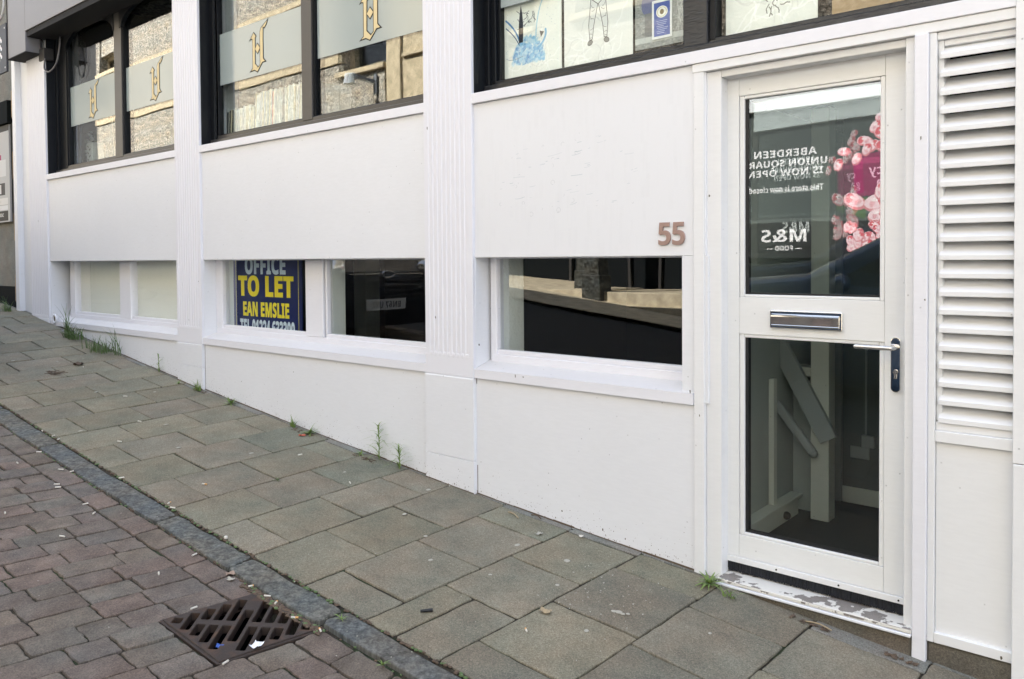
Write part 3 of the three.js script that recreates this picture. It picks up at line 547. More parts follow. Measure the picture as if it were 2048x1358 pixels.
  part(shop, 'hall_baseboard', [box(-1.4, -0.48, 0.2, 0.285, -1.349, -1.338, 0.003)], M.hallWhite);
  part(shop, 'stair_ledge', [box(-1.564, -1.505, 0.15, 0.275, -1.0, -0.2, 0.004), box(-1.564, -1.5, 0.275, 0.293, -1.05, -0.2, 0.004)], M.hallWhite);
  part(shop, 'door_stop', [new THREE.SphereGeometry(0.02, 12, 8).translate(-1.495, 0.235, -0.82)], M.rubber);
  part(shop, 'stair_string', [beam([-1.62, 1.134, -0.93], [-1.33, 0.61, -0.93], 0.03, 0.088)], M.hallGrey);
  part(shop, 'stair_rail', [beam([-1.6, 0.789, -0.9], [-1.395, 0.54, -0.9], 0.04, 0.046, 0.014), new THREE.SphereGeometry(0.023, 10, 8).translate(-1.395, 0.54, -0.9)], M.hallGrey);
  part(shop, 'newel_post', [box(-1.563, -1.535, 0.29, 0.906, -0.8, -0.76, 0.003), box(-1.56, -1.43, 0.906, 0.95, -1.06, -0.96, 0.003)], M.hallWhite);
  part(shop, 'side_wall', [box(-1.56, -1.427, 0.2, 0.906, -1.12, -1.07, 0)], M.roomWall);
  part(shop, 'socket', [box(-1.36, -1.262, 0.44, 0.505, -1.349, -1.338, 0.004), box(-1.3, -1.236, 0.506, 0.57, -1.349, -1.325, 0.004), box(-1.287, -1.277, 0.572, 1.3, -1.349, -1.34, 0.002)], M.hallGrey);
  part(shop, 'partition', [box(-1.401, -0.47, 0.2, 2.25, -1.4, -1.35, 0)], M.hallDark);
}
for (const [a, b, z] of [[-8.4, -5.88, 0.0], [-5.88, -5.512, 0.0225], [-5.51, -3.15, 0.0], [-3.15, -2.797, 0.0225], [-2.795, -1.562, 0.0]]) {   // the dirty open joint where wall meets slabs
  const n = Math.max(1, Math.round((b - a) / 0.12)), l = [];
  for (let k = 0; k < n; k++) { const p = a + (b - a) * k / n, q = a + (b - a) * (k + 1) / n, h = rr(0.003, 0.008); l.push(beam([p, pave(p, 0) + h * 0.3, z], [q, pave(q, 0) + h * 0.3, z], rr(0.003, 0.007), h, 0.001)); }
  part(shop, 'foot_joint', l, M.dead);
}
{ // knocked-off paint and open joints
  const chips = [[-2.772, 1.06, -0.0], [-2.52, 0.925, 0.0135], [-2.47, 0.924, 0.0135], [-1.575, 0.945, 0.0135], [-5.02, 0.66, 0.0005], [-3.07, 1.19, 0.0185], [-3.12, 2.2, 0.0185], [-5.55, 1.35, 0.0185], [-5.7, 1.06, 0.0185], [-8.62, 1.9, 0.0185], [-0.705, 1.9, 0.0205], [-0.69, 1.35, 0.0205], [-2.25, 0.31, 0.0005], [-2.02, 0.27, 0.0005], [-1.9, 0.255, 0.0005], [-1.535, 0.85, 0.0085], [-1.5, 1.75, -0.0115], [-3.17, 0.44, 0.0005], [-4.4, 0.78, 0.0005], [-0.46, 0.186, 0.0065]];
  for (const [x, y, z] of chips) { const w = rr(0.002, 0.005), h = rr(0.003, 0.009); part(shop, 'paint_chip', shapeChip(w, h).translate(x, y, z), M.concrete); }
  for (const [x, y0, y1, z] of [[-5.5055, 0.5, 0.9, 0.0006], [-2.789, 0.28, 0.44, 0.0006], [-2.7905, 0.86, 0.9, 0.0006]]) part(shop, 'open_joint', box(x - 0.002, x + 0.002, y0, y1, -0.004, z, 0), M.dead);
}
function shapeChip(w, h) { const s = new THREE.Shape(); for (let k = 0; k < 7; k++) { const a = k / 7 * 6.283, q = rr(0.6, 1.1); k ? s.lineTo(Math.cos(a) * w * q, Math.sin(a) * h * q) : s.moveTo(w * q, 0); } s.closePath(); return new THREE.ExtrudeGeometry(s, { depth: 0.0008, bevelEnabled: false }); }
// house number
{
  const num = thing('house_number', 'copper coloured house number 55 beside the door', 'house number');
  for (const x of [-1.727, -1.661]) {
    const g = new TextGeometry('5', { font, size: 0.0905, depth: 0.006, bevelEnabled: true, bevelSize: 0.0008, bevelThickness: 0.0008, bevelSegments: 1, curveSegments: 10 }); g.computeBoundingBox(); const b = g.boundingBox;
    g.translate(-b.min.x, -b.min.y, 0).scale(0.0585 / (b.max.x - b.min.x), 0.0965 / (b.max.y - b.min.y), 1).translate(x, 1.5515, 0.001);
    part(num, 'digit', uvm(g), M.copper);
  }
}
// ------------------------------------------------------------------ sign, records, posters and things in the windows
{
  const W = 0.86, Hh = 0.72, cx = -5.01, top = 1.6;
  const tex = canvasTex(860, 720, (c, w, h) => {
    c.fillStyle = '#16235f'; c.fillRect(0, 0, w, h);
    c.strokeStyle = '#e8d84a'; c.lineWidth = 5; c.strokeRect(38, 20, 784, 680);
    const X = (x) => (x - cx + W / 2) * 1000, Y = (y) => (top - y) * 1000;
    const word = (s, x0, x1, yb, yt, col, wt = 'bold') => { c.save(); c.fillStyle = col; c.font = `${wt} 100px sans-serif`; const m = c.measureText(s).width, cap = 73; c.translate(X(x0), Y(yb)); c.scale((X(x1) - X(x0)) / m, (Y(yb) - Y(yt)) / cap); c.fillText(s, 0, 0); c.lineWidth = 5; c.strokeStyle = col; c.strokeText(s, 0, 0); c.restore(); };
    word('OFFICE', -5.285, -4.76, 1.405, 1.53, '#cfdfee'); word('TO LET', -5.372, -4.675, 1.246, 1.387, '#f5e233');
    word('EAN EMSLIE', -5.317, -4.725, 1.1, 1.199, '#f5e233'); word('TEL 01224 633300', -5.353, -4.664, 0.965, 1.071, '#dbe7f2');
  });
  const b = shade(board(W, Hh, 0.008, printed(tex, { roughness: 0.35 }))); b.name = numbered('to_let_sign'); b.position.set(cx, top - Hh / 2, -0.2); scene.add(b);
  tag(b, 'blue and yellow OFFICE TO LET sign standing behind the low window', 'sign');
}
{ // records leaning in the middle upper window
  const cols = [[0.8, 0.8, 0.78], [0.72, 0.68, 0.58], [0.6, 0.6, 0.6], [0.78, 0.74, 0.66], [0.3, 0.3, 0.32], [0.7, 0.72, 0.74], [0.66, 0.58, 0.44], [0.5, 0.52, 0.58]];
  const mats = cols.map((c) => std({ color: lin(...c), roughness: 0.5 })), pink = std({ color: lin(0.72, 0.3, 0.29), roughness: 0.5 }), blackM = std({ color: lin(0.02, 0.02, 0.022), roughness: 0.5 });
  let x = -5.57;
  for (let i = 0; x < -4.44; i++) {
    const tall = i > 20, w = rr(0.011, 0.022), h = (tall ? 0.31 : 0.235) + rr(-0.012, 0.012), lean = -rr(0.05, 0.09);
    const m = i === 33 ? pink : (i < 8 && i % 2) ? blackM : mats[Math.floor(rnd() * mats.length)];
    const g = new THREE.BoxGeometry(w, h, 0.3).translate(w / 2, h / 2, -0.15);
    const o = shade(new THREE.Mesh(g, m)); o.name = numbered('record_sleeve'); o.position.set(x, 2.38, -0.2); o.rotation.z = lean; scene.add(o);
    tag(o, i === 33 ? 'pink record sleeve standing among pale ones in the upper window' : tall ? 'tall pale record sleeve in the row behind the upper window' : 'shorter record sleeve at the left of the row behind the upper window', 'record', i === 33 ? null : tall ? 'tall record sleeves in the window' : 'short record sleeves in the window');
    x += w + rr(0.001, 0.005);
  }
  const sh = solo('window_shelf', 'dark shelf carrying the row of records behind the upper window', 'shelf', null, box(-5.62, -4.3, 2.345, 2.379, -0.52, -0.165, 0.002), M.dark);
}
{ // three prints in the window right of the pilaster
  const doodle = (c, x, y, n, len, col, lw, q) => { let s = q; const r = () => { s = (s * 1664525 + 1013904223) >>> 0; return s / 4294967296; }; c.strokeStyle = col; c.lineWidth = lw; for (let k = 0; k < n; k++) { let px = x + (r() - 0.5) * len, py = y + (r() - 0.5) * len * 0.7, a = r() * 6.3; c.beginPath(); c.moveTo(px, py); for (let t = 0; t < 8; t++) { a += (r() - 0.5) * 1.4; px += Math.cos(a) * len * 0.08; py += Math.sin(a) * len * 0.08; c.lineTo(px, py); } c.stroke(); } };
  const creases = (c, w, h, q) => { doodle(c, w * 0.5, h * 0.86, 22, w * 0.6, 'rgba(255,255,255,0.4)', 7, q); doodle(c, w * 0.5, h * 0.8, 9, w * 0.6, 'rgba(150,155,155,0.12)', 7, q + 9); };
  const splash = canvasTex(400, 600, (c, w, h) => {
    c.fillStyle = '#eceee8'; c.fillRect(0, 0, w, h); creases(c, w, h, 3);
    const cx = 185, cy = 505; let s = 12; const r = () => { s = (s * 1664525 + 1013904223) >>> 0; return s / 4294967296; };
    for (let k = 0; k < 420; k++) { const a = -Math.PI * r(), d = 130 * Math.pow(r(), 0.7); c.fillStyle = ['rgba(120,180,222,0.5)', 'rgba(150,200,230,0.5)', 'rgba(60,120,190,0.4)', 'rgba(200,225,238,0.6)'][k % 4]; c.beginPath(); c.ellipse(cx + Math.cos(a) * d * 0.8, cy + 30 + Math.sin(a) * d, 6 + 10 * r(), 4 + 8 * r(), r() * 3, 0, 7); c.fill(); }
    const arm = (pts, col, lw) => { c.strokeStyle = col; c.lineWidth = lw; c.lineCap = 'round'; c.beginPath(); c.moveTo(...pts[0]); c.quadraticCurveTo(...pts[1], ...pts[2]); c.stroke(); };
    arm([[130, 430], [110, 360], [35, 300]], '#4f86bd', 9); arm([[125, 440], [100, 390], [36, 340]], '#2a4a7a', 5); arm([[235, 440], [240, 300], [285, 230]], 'rgba(150,200,230,0.8)', 7); arm([[260, 470], [310, 430], [300, 390]], 'rgba(110,170,215,0.9)', 12); arm([[150, 500], [80, 520], [40, 500]], 'rgba(90,110,140,0.7)', 3);
    c.fillStyle = '#1c2030'; c.beginPath(); c.moveTo(138, 240); c.quadraticCurveTo(118, 330, 124, 430); c.lineTo(150, 430); c.quadraticCurveTo(160, 330, 138, 240); c.fill();
    doodle(c, 180, 310, 10, 90, '#3a3f48', 2.5, 71); c.fillStyle = '#55504c'; c.beginPath(); c.moveTo(262, 392); c.lineTo(290, 400); c.lineTo(270, 425); c.fill();
    for (let k = 0; k < 90; k++) { c.fillStyle = 'rgba(70,100,140,0.4)'; c.fillRect(20 + r() * 360, 230 + r() * 340, 2 + 2 * r(), 2 + 2 * r()); }
  });
  const legs = canvasTex(400, 600, (c, w, h) => {
    c.fillStyle = '#ecece8'; c.fillRect(0, 0, w, h); creases(c, w, h, 30); c.strokeStyle = '#54504e'; c.lineWidth = 3; c.fillStyle = '#e4e4e2';
    const leg = (k) => { c.beginPath(); c.moveTo(205 + 2 * k, 330); c.lineTo(205 + 26 * k, 430); c.lineTo(205 + 34 * k, 492); c.lineTo(205 + 50 * k, 496); c.lineTo(205 + 56 * k, 425); c.lineTo(205 + 42 * k, 300); c.closePath(); c.fill(); c.stroke(); c.fillStyle = '#8a8884'; c.beginPath(); c.ellipse(205 + 48 * k, 508, 15, 11, 0.4 * k, 0, 7); c.fill(); c.stroke(); c.fillStyle = '#e4e4e2'; c.strokeStyle = '#7a7674'; c.lineWidth = 2; for (const [x, y, dx, dy] of [[18, 350, 20, 14], [40, 330, -16, 20], [22, 400, 24, -8], [30, 440, 18, 10], [36, 470, 14, -6], [38, 484, 14, 3], [46, 380, -10, 22]]) { c.beginPath(); c.moveTo(205 + x * k, y); c.quadraticCurveTo(205 + (x + dx / 2) * k, y + dy, 205 + (x + dx) * k, y + dy * 0.6); c.stroke(); } c.strokeStyle = '#54504e'; c.lineWidth = 3; };
    leg(-1); leg(1); c.beginPath(); c.ellipse(205, 275, 52, 34, 0, 0, 7); c.fill(); c.stroke(); c.fillRect(150, 60, 110, 210); c.strokeRect(150, 60, 110, 215);
  });
  const photo = canvasTex(320, 600, (c, w, h) => {
    c.fillStyle = '#8f9290'; c.fillRect(0, 0, w, h); let s = 5; const r = () => { s = (s * 1664525 + 1013904223) >>> 0; return s / 4294967296; };
    for (let k = 0; k < 2600; k++) { const g = 90 + 120 * r() | 0; c.fillStyle = `rgba(${g},${g + 4},${g + 2},0.35)`; c.fillRect(r() * w, r() * h, 5 + 14 * r(), 3 + 5 * r()); }
    c.fillStyle = '#6f84b8'; c.fillRect(110, 0, 130, 330); c.fillStyle = '#5b5f66'; c.beginPath(); c.ellipse(86, 335, 15, 22, 0, 0, 7); c.fill(); c.fillStyle = '#6a6f92'; c.beginPath(); c.ellipse(84, 400, 44, 52, 0, 0, 7); c.fill(); c.fillStyle = '#77797b'; c.fillRect(60, 440, 46, 110); c.fillStyle = 'rgba(200,205,202,0.8)'; c.fillRect(0, 548, w, 26);
    c.strokeStyle = 'rgba(225,228,226,0.55)'; c.lineWidth = 2; for (let k = 0; k < 30; k++) { c.beginPath(); c.moveTo(250 + r() * 60, 380 + r() * 150); c.lineTo(260 + r() * 60, 400 + r() * 150); c.stroke(); }
  });
  const card = canvasTex(200, 380, (c, w, h) => {
    c.fillStyle = '#e8e9ea'; c.fillRect(0, 0, w, h); c.fillStyle = '#4a5ea6'; c.fillRect(20, 25, w - 40, h - 50); c.fillStyle = '#f0eee4'; c.beginPath(); c.arc(w / 2, 120, 58, 0, 7); c.fill(); c.strokeStyle = '#b8a878'; c.lineWidth = 4; c.beginPath(); c.arc(w / 2, 120, 45, 0, 7); c.stroke(); c.fillStyle = '#8d7a5c'; c.beginPath(); c.ellipse(w / 2, 120, 20, 26, 0, 0, 7); c.fill(); c.fillStyle = 'rgba(225,230,245,0.75)'; for (let k = 0; k < 8; k++) c.fillRect(45 + (k % 3) * 6, 205 + k * 17, 108 - (k % 4) * 12, 5);
  });
  const sheetOf = (tex, x0, x1, y0, y1, z, name, label, cat) => { const b = shade(board(x1 - x0, y1 - y0, 0.003, printed(tex, { color: lin(0.97, 0.97, 0.96) }))); b.name = numbered(name); b.position.set((x0 + x1) / 2, (y0 + y1) / 2, z); scene.add(b); tag(b, label, cat); };
  sheetOf(splash, -2.742, -2.352, 2.428, 3.02, -0.155, 'art_print', 'print with a pale blue paint splash in the window above the 55', 'print');
  sheetOf(legs, -2.335, -1.948, 2.428, 3.02, -0.155, 'art_print', 'print with a pencil drawing of trousered legs, middle of the three prints', 'print');
  sheetOf(photo, -1.935, -1.67, 2.438, 3.02, -0.155, 'photo_print', 'grey photograph print beside the thick dark mullion', 'print');
  sheetOf(card, -1.845, -1.745, 2.47, 2.64, -0.15, 'blue_card', 'small blue card with a round cream seal stuck over the grey photograph', 'card');
  const legs2 = canvasTex(400, 600, (c, w, h) => { c.fillStyle = '#e9eae4'; c.fillRect(0, 0, w, h); creases(c, w, h, 60); c.strokeStyle = '#77756f'; c.lineWidth = 4; doodle(c, 215, 490, 9, 70, '#77756f', 4, 5); doodle(c, 290, 455, 5, 40, '#77756f', 4, 8); });
  sheetOf(legs2, -1.495, -1.115, 2.425, 3.0, -0.155, 'art_print', 'pale sketched print at the top right above the door', 'print');
  const kraft = std({ color: lin(0.52, 0.36, 0.2), map: paper, roughness: 0.9 });
  solo('kraft_board', 'tan board in the window above the door head', 'board', null, box(-1.06, -0.5, 2.425, 3.0, -0.16, -0.152, 0.001), kraft);
}
{ // left upper window: dried grass, lamp ring, vase of white flowers
  const p = thing('dried_pampas', 'dried pampas grass plumes at the left of the arched window', 'dried grass', null, [-8.25, 2.4, -0.62]);
  const blades = []; const plume = std({ color: lin(0.62, 0.5, 0.33), roughness: 1 });
  for (let s = 0; s < 5; s++) for (let k = 0; k < 90; k++) { const t = k / 90, a = rr(0, 6.28), L = rr(0.04, 0.1) * (1 - 0.6 * t), bx0 = s * 0.12 - 0.2 + 0.2 * t * (s - 1.2) * 0.5, y = 0.55 + 0.45 * t + 0.1 * (s % 2); const g = new THREE.PlaneGeometry(0.006, L).translate(0, L / 2, 0).rotateX(rr(0.5, 1.1)).rotateY(a).translate(bx0, y, 0); blades.push(g); }
  const pm = part(p, 'plume', blades, plume); pm.material.side = THREE.DoubleSide; pm.userData.kind = 'stuff';
  part(p, 'stem', [0, 1, 2, 3, 4].map((s) => tube([[0.05 * s - 0.1, 0, 0], [0.1 * s - 0.18, 0.6, 0]], 0.004, 6, 5)), M.twig);
  const lamp = thing('ornament', 'dark spiky sun shaped ornament near the top of the arched window', 'ornament', null, [-7.62, 3.36, -0.45]);
  const spikes = []; for (let k = 0; k < 18; k++) spikes.push(new THREE.ConeGeometry(0.012, 0.05, 5).translate(0, 0.12, 0).rotateZ(k / 18 * 6.283));
  part(lamp, 'ring', new THREE.TorusGeometry(0.085, 0.018, 8, 30), std({ color: lin(0.16, 0.12, 0.12), roughness: 0.5 })); part(lamp, 'spike', spikes, std({ color: lin(0.16, 0.12, 0.12), roughness: 0.5 })).userData.kind = 'stuff';
  const v = thing('white_vase', 'white patterned vase block with pale flowers at the foot of the arched window', 'vase', null, [-8.2, 2.4, -0.36]);
  part(v, 'body', box(-0.07, 0.07, 0, 0.26, -0.06, 0.06, 0.012), M.tissue);
  const slots = []; for (let k = 0; k < 7; k++) slots.push(new THREE.BoxGeometry(0.03, 0.008, 0.002).rotateZ(k % 2 ? 0.6 : -0.6).translate(k % 2 ? 0.02 : -0.02, 0.03 + k * 0.032, 0.061));
  part(v, 'pattern', slots, M.dark);
  const petals = []; for (let k = 0; k < 22; k++) petals.push(new THREE.SphereGeometry(0.018, 7, 5).scale(1, 0.7, 1).translate(-0.12 + rr(-0.03, 0.03), 0.02 + k * 0.017, rr(-0.02, 0.03)));
  part(v, 'flower', petals, M.tissue);
  part(v, 'leaf', [0, 1, 2, 3].map((k) => new THREE.PlaneGeometry(0.012, 0.14).rotateZ(0.2 - 0.14 * k).translate(-0.02 + 0.02 * k, 0.31, 0)), M.leafDark);
  const c = thing('hanging_cable', 'grey cable looping below the black box beside the left window', 'cable');
  part(c, 'loop', [tube([[-8.36, 3.44, 0.02], [-8.35, 3.34, 0.03], [-8.26, 3.3, 0.02], [-8.15, 3.36, 0.0], [-8.12, 3.5, -0.02], [-8.15, 3.62, -0.04]], 0.008, 40, 8), tube([[-8.43, 3.54, 0.0], [-8.46, 3.62, 0.0], [-8.55, 3.69, 0.01]], 0.004, 16, 6)], std({ color: lin(0.1, 0.1, 0.11), roughness: 0.4 }));
  const pipe = thing('vent_ring', 'small white round pipe end low beside the left pilaster', 'pipe', null, [-8.27, 0.955, 0.012]);
  part(pipe, 'ring', new THREE.TorusGeometry(0.038, 0.011, 10, 24), M.white); part(pipe, 'bore', new THREE.CylinderGeometry(0.03, 0.03, 0.01, 18).rotateX(Math.PI / 2).translate(0, 0, -0.004), M.concrete);
}
// ------------------------------------------------------------------ weeds
function blade(h, w, bend, az, m) {
  const n = 5, pos = [], idx = [];
  for (let i = 0; i <= n; i++) { const t = i / n, y = h * t * (1 - 0.25 * bend * t), o = h * bend * t * t * 0.7, ww = w * (1 - t * 0.92) * Math.min(1, 0.5 + 2 * t); pos.push(-ww / 2, y, o, ww / 2, y, o); if (i < n) { const a = 2 * i; idx.push(a, a + 1, a + 2, a + 1, a + 3, a + 2); } }
  const g = new THREE.BufferGeometry(); g.setAttribute('position', new THREE.Float32BufferAttribute(pos, 3)); g.setAttribute('uv', new THREE.Float32BufferAttribute(new Float32Array(pos.length / 3 * 2), 2)); g.setIndex(idx); g.rotateY(az); g.computeVertexNormals(); return g;
}
M.leaf.side = M.leafDark.side = THREE.DoubleSide;
function grass(x, z, n, h, spread, label, mat = M.leafDark, group = null) {
  const t = thing('weed', label, 'weed', group, [x, pave(x, z), z]), bl = [];
  for (let k = 0; k < n; k++) bl.push(blade(h * rr(0.35, 1.1), rr(0.006, 0.012), rr(0.3, 1.6), rr(-2.2, 2.2)).translate(rr(-spread, spread), 0, rr(0, spread * 0.6)));
  part(t, 'grass_blade', bl, mat).userData.kind = 'stuff'; return t;
}
function spiky(x, z, h, label, s = 1) {
  const t = thing('weed', label, 'weed', null, [x, pave(x, z), z]), lv = [];
  part(t, 'stem', tube([[0, 0, 0], [0.006, h * 0.5, 0.004], [0.0, h * 0.93, 0.008]], 0.0028, 12, 6), M.leaf);
  const n = Math.round(22 * s);
  for (let k = 0; k < n; k++) { const f = k / n; lv.push(blade(0.13 * (1.05 - 0.55 * f) * rr(0.6, 1.2), 0.009, rr(0.7, 1.4), 0).rotateX(0.85 - 0.5 * f).rotateY(k * 2.4).translate(0.003, h * (0.12 + 0.82 * f), 0.004)); }
  for (let k = 0; k < 14; k++) lv.push(blade(rr(0.03, 0.07), 0.007, rr(0.7, 1.4), rr(0, 6.28)));
  part(t, 'leaf', lv, M.leaf).userData.kind = 'stuff'; return t;
}
function rosette(x, z, n, len, label, mat = M.leaf) {
  const t = thing('weed', label, 'weed', null, [x, pave(x, z), z]), lv = [];
  for (let k = 0; k < n; k++) { const L = len * rr(0.6, 1.15), a = k * 2.4 + rr(-0.3, 0.3), g = blade(L, L * 0.26, rr(0.4, 1.1), 0).rotateX(rr(0.15, 1.15)).rotateY(a); lv.push(g); }
  part(t, 'leaf', lv, mat).userData.kind = 'stuff'; return t;
}
grass(-7.62, 0.06, 80, 0.17, 0.14, 'dark green grass clump below the left end of the leftmost sill');
grass(-7.78, 0.08, 14, 0.34, 0.04, 'tall thin grass blades rising beside the white pipe ring', M.leafDark);
grass(-7.05, 0.06, 90, 0.17, 0.2, 'wide spread of grass at the wall foot below the left window');
grass(-6.85, 0.03, 12, 0.3, 0.05, 'taller grass stems at the right end of the spreading clump', M.leafDark);
spiky(-6.16, 0.03, 0.16, 'tiny thin seedling at the wall just left of the second pilaster', 0.4);
rosette(-5.76, 0.075, 9, 0.05, 'tiny green tuft in front of the second pilaster foot');
grass(-5.51, 0.05, 26, 0.1, 0.035, 'small bright grass tuft at the corner of the second pilaster', M.leaf);
rosette(-5.06, 0.06, 26, 0.07, 'low leafy clump at the wall below the sign window');
grass(-4.36, 0.03, 26, 0.09, 0.03, 'small tuft in the wall joint beside grey grit', M.leaf);
rosette(-4.17, 0.05, 30, 0.075, 'leafy weed with dead bits at the wall below the dark middle window');
spiky(-3.53, 0.03, 0.215, 'tall spiky leafed weed against the white wall left of the third pilaster', 1.2);
spiky(-3.335, 0.05, 0.135, 'shorter spiky weed beside the foot of the third pilaster', 1.1);
rosette(-3.67, 0.05, 14, 0.05, 'small yellowish green weed in dry debris beside the tall spiky weed');
rosette(-1.462, 0.07, 40, 0.065, 'bright dandelion leaves at the foot of the door surround');
grass(-1.36, 0.1, 14, 0.05, 0.03, 'thin tiny sprig on the slab below the door threshold', M.leaf);
rosette(-3.63, 0.63, 8, 0.03, 'moss sprig in the slab joint in the middle of the pavement', M.leafDark);
rosette(-2.3, 1.245, 8, 0.035, 'small green sprig in the kerb joint beside the drain');
rosette(-1.98, 1.33, 10, 0.035, 'green sprig on the kerb edge near the bottom of the photo');
rosette(-2.55, 1.2, 7, 0.03, 'moss tuft between kerb and slabs above the drain', M.leafDark);
grass(-9.1, 0.12, 40, 0.18, 0.1, 'dark weed at the far left end of the shopfront');
{ // moss and crumbs in the joints beside the kerb
  const m = [], c = [];
  for (let k = 0; k < 520; k++) { const x = rr(-6.4, -1.3), z = 1.193 + rr(-0.008, 0.006); (rnd() < 0.32 ? m : c).push(new THREE.IcosahedronGeometry(rr(0.003, 0.008), 0).scale(1.3, 0.6, 1).translate(x, pave(x, z) + 0.0005, z)); }
  for (let k = 0; k < 260; k++) { const x = rr(-6, -1.5), z = 1.311 + rr(-0.006, 0.012); (rnd() < 0.3 ? m : c).push(new THREE.IcosahedronGeometry(rr(0.003, 0.008), 0).scale(1.3, 0.6, 1).translate(x, roadY(x, z) + 0.0, z)); }
  for (let k = 0; k < 240; k++) { const x = rr(-2.8, -2.3), z = 1.318 + Math.abs(rr(-0.03, 0.03)); (rnd() < 0.13 ? m : c).push(new THREE.IcosahedronGeometry(rr(0.003, 0.009), 0).scale(1.3, 0.6, 1).translate(x, roadY(x, z) + 0.002, z)); }
  for (let k = 0; k < 160; k++) { const b = [[-4.2, 0.03, 0.12], [-3.6, 0.06, 0.1], [-1.06, 0.055, 0.07], [-5.5, 0.03, 0.08], [-0.75, 0.06, 0.05], [-6.55, 0.655, 0.06]][k % 6], x = b[0] + rr(-1, 1) * b[2], z = b[1] + Math.abs(rr(-1, 1)) * b[2] * 0.4; c.push(new THREE.TetrahedronGeometry(rr(0.004, 0.011), 0).scale(1.6, 0.5, 1).rotateY(rr(0, 6)).translate(x, pave(x, z) + 0.003, z)); }
  const o1 = solo('moss', 'green moss growing in the kerb joints', 'moss', null, m, M.leafDark); o1.userData.kind = 'stuff';
  const o2 = solo('grit', 'brown crumbs of soil and dead leaf in the joints and along the wall', 'grit', null, c, M.dead); o2.userData.kind = 'stuff';
  const pale = []; for (let k = 0; k < 260; k++) { const x = rr(-6.5, -0.5), z = rr(0.03, 2.3); if (z > 1.25 && (x > -1.9 || x < -5)) continue; pale.push(new THREE.TetrahedronGeometry(rr(0.0016, 0.0036), 0).scale(1.4, 0.6, 1).rotateY(rr(0, 6)).translate(x, (z < 1.31 ? pave : roadY)(x, z) + 0.002, z)); }
  for (let k = 0; k < 60; k++) { const x = -1.72 + rr(-0.2, 0.2), z = 0.42 + rr(-0.25, 0.2); pale.push(new THREE.TetrahedronGeometry(rr(0.002, 0.005), 0).scale(1.5, 0.6, 1).rotateY(rr(0, 6)).translate(x, pave(x, z) + 0.002, z)); }
  const o3 = solo('paint_flakes', 'tiny pale flakes and crumbs scattered over slabs and setts', 'flakes', null, pale, M.gum); o3.userData.kind = 'stuff';
}
{ // dirt splashed up on the white boards from the pavement
  const sp = [];
  for (let k = 0; k < 1500; k++) {
    const x = rr(-8.4, -1.57), h = -0.045 * Math.log(1 - 0.98 * rnd()), r = rr(0.0005, 0.0016) * (h < 0.02 ? 1.6 : 1), pil = (x > -5.88 && x < -5.512) || (x > -3.15 && x < -2.797), y = pave(x, 0) + h;
    const g = new THREE.CircleGeometry(r, 5); g.scale(1, rr(0.7, 2.2), 1); sp.push(g.translate(x, y, (pil ? 0.0228 : 0.0004) + 0.0002));
  }
  const o = part(shop, 'splash_speck', sp, M.dead); o.userData.kind = 'stuff';
}
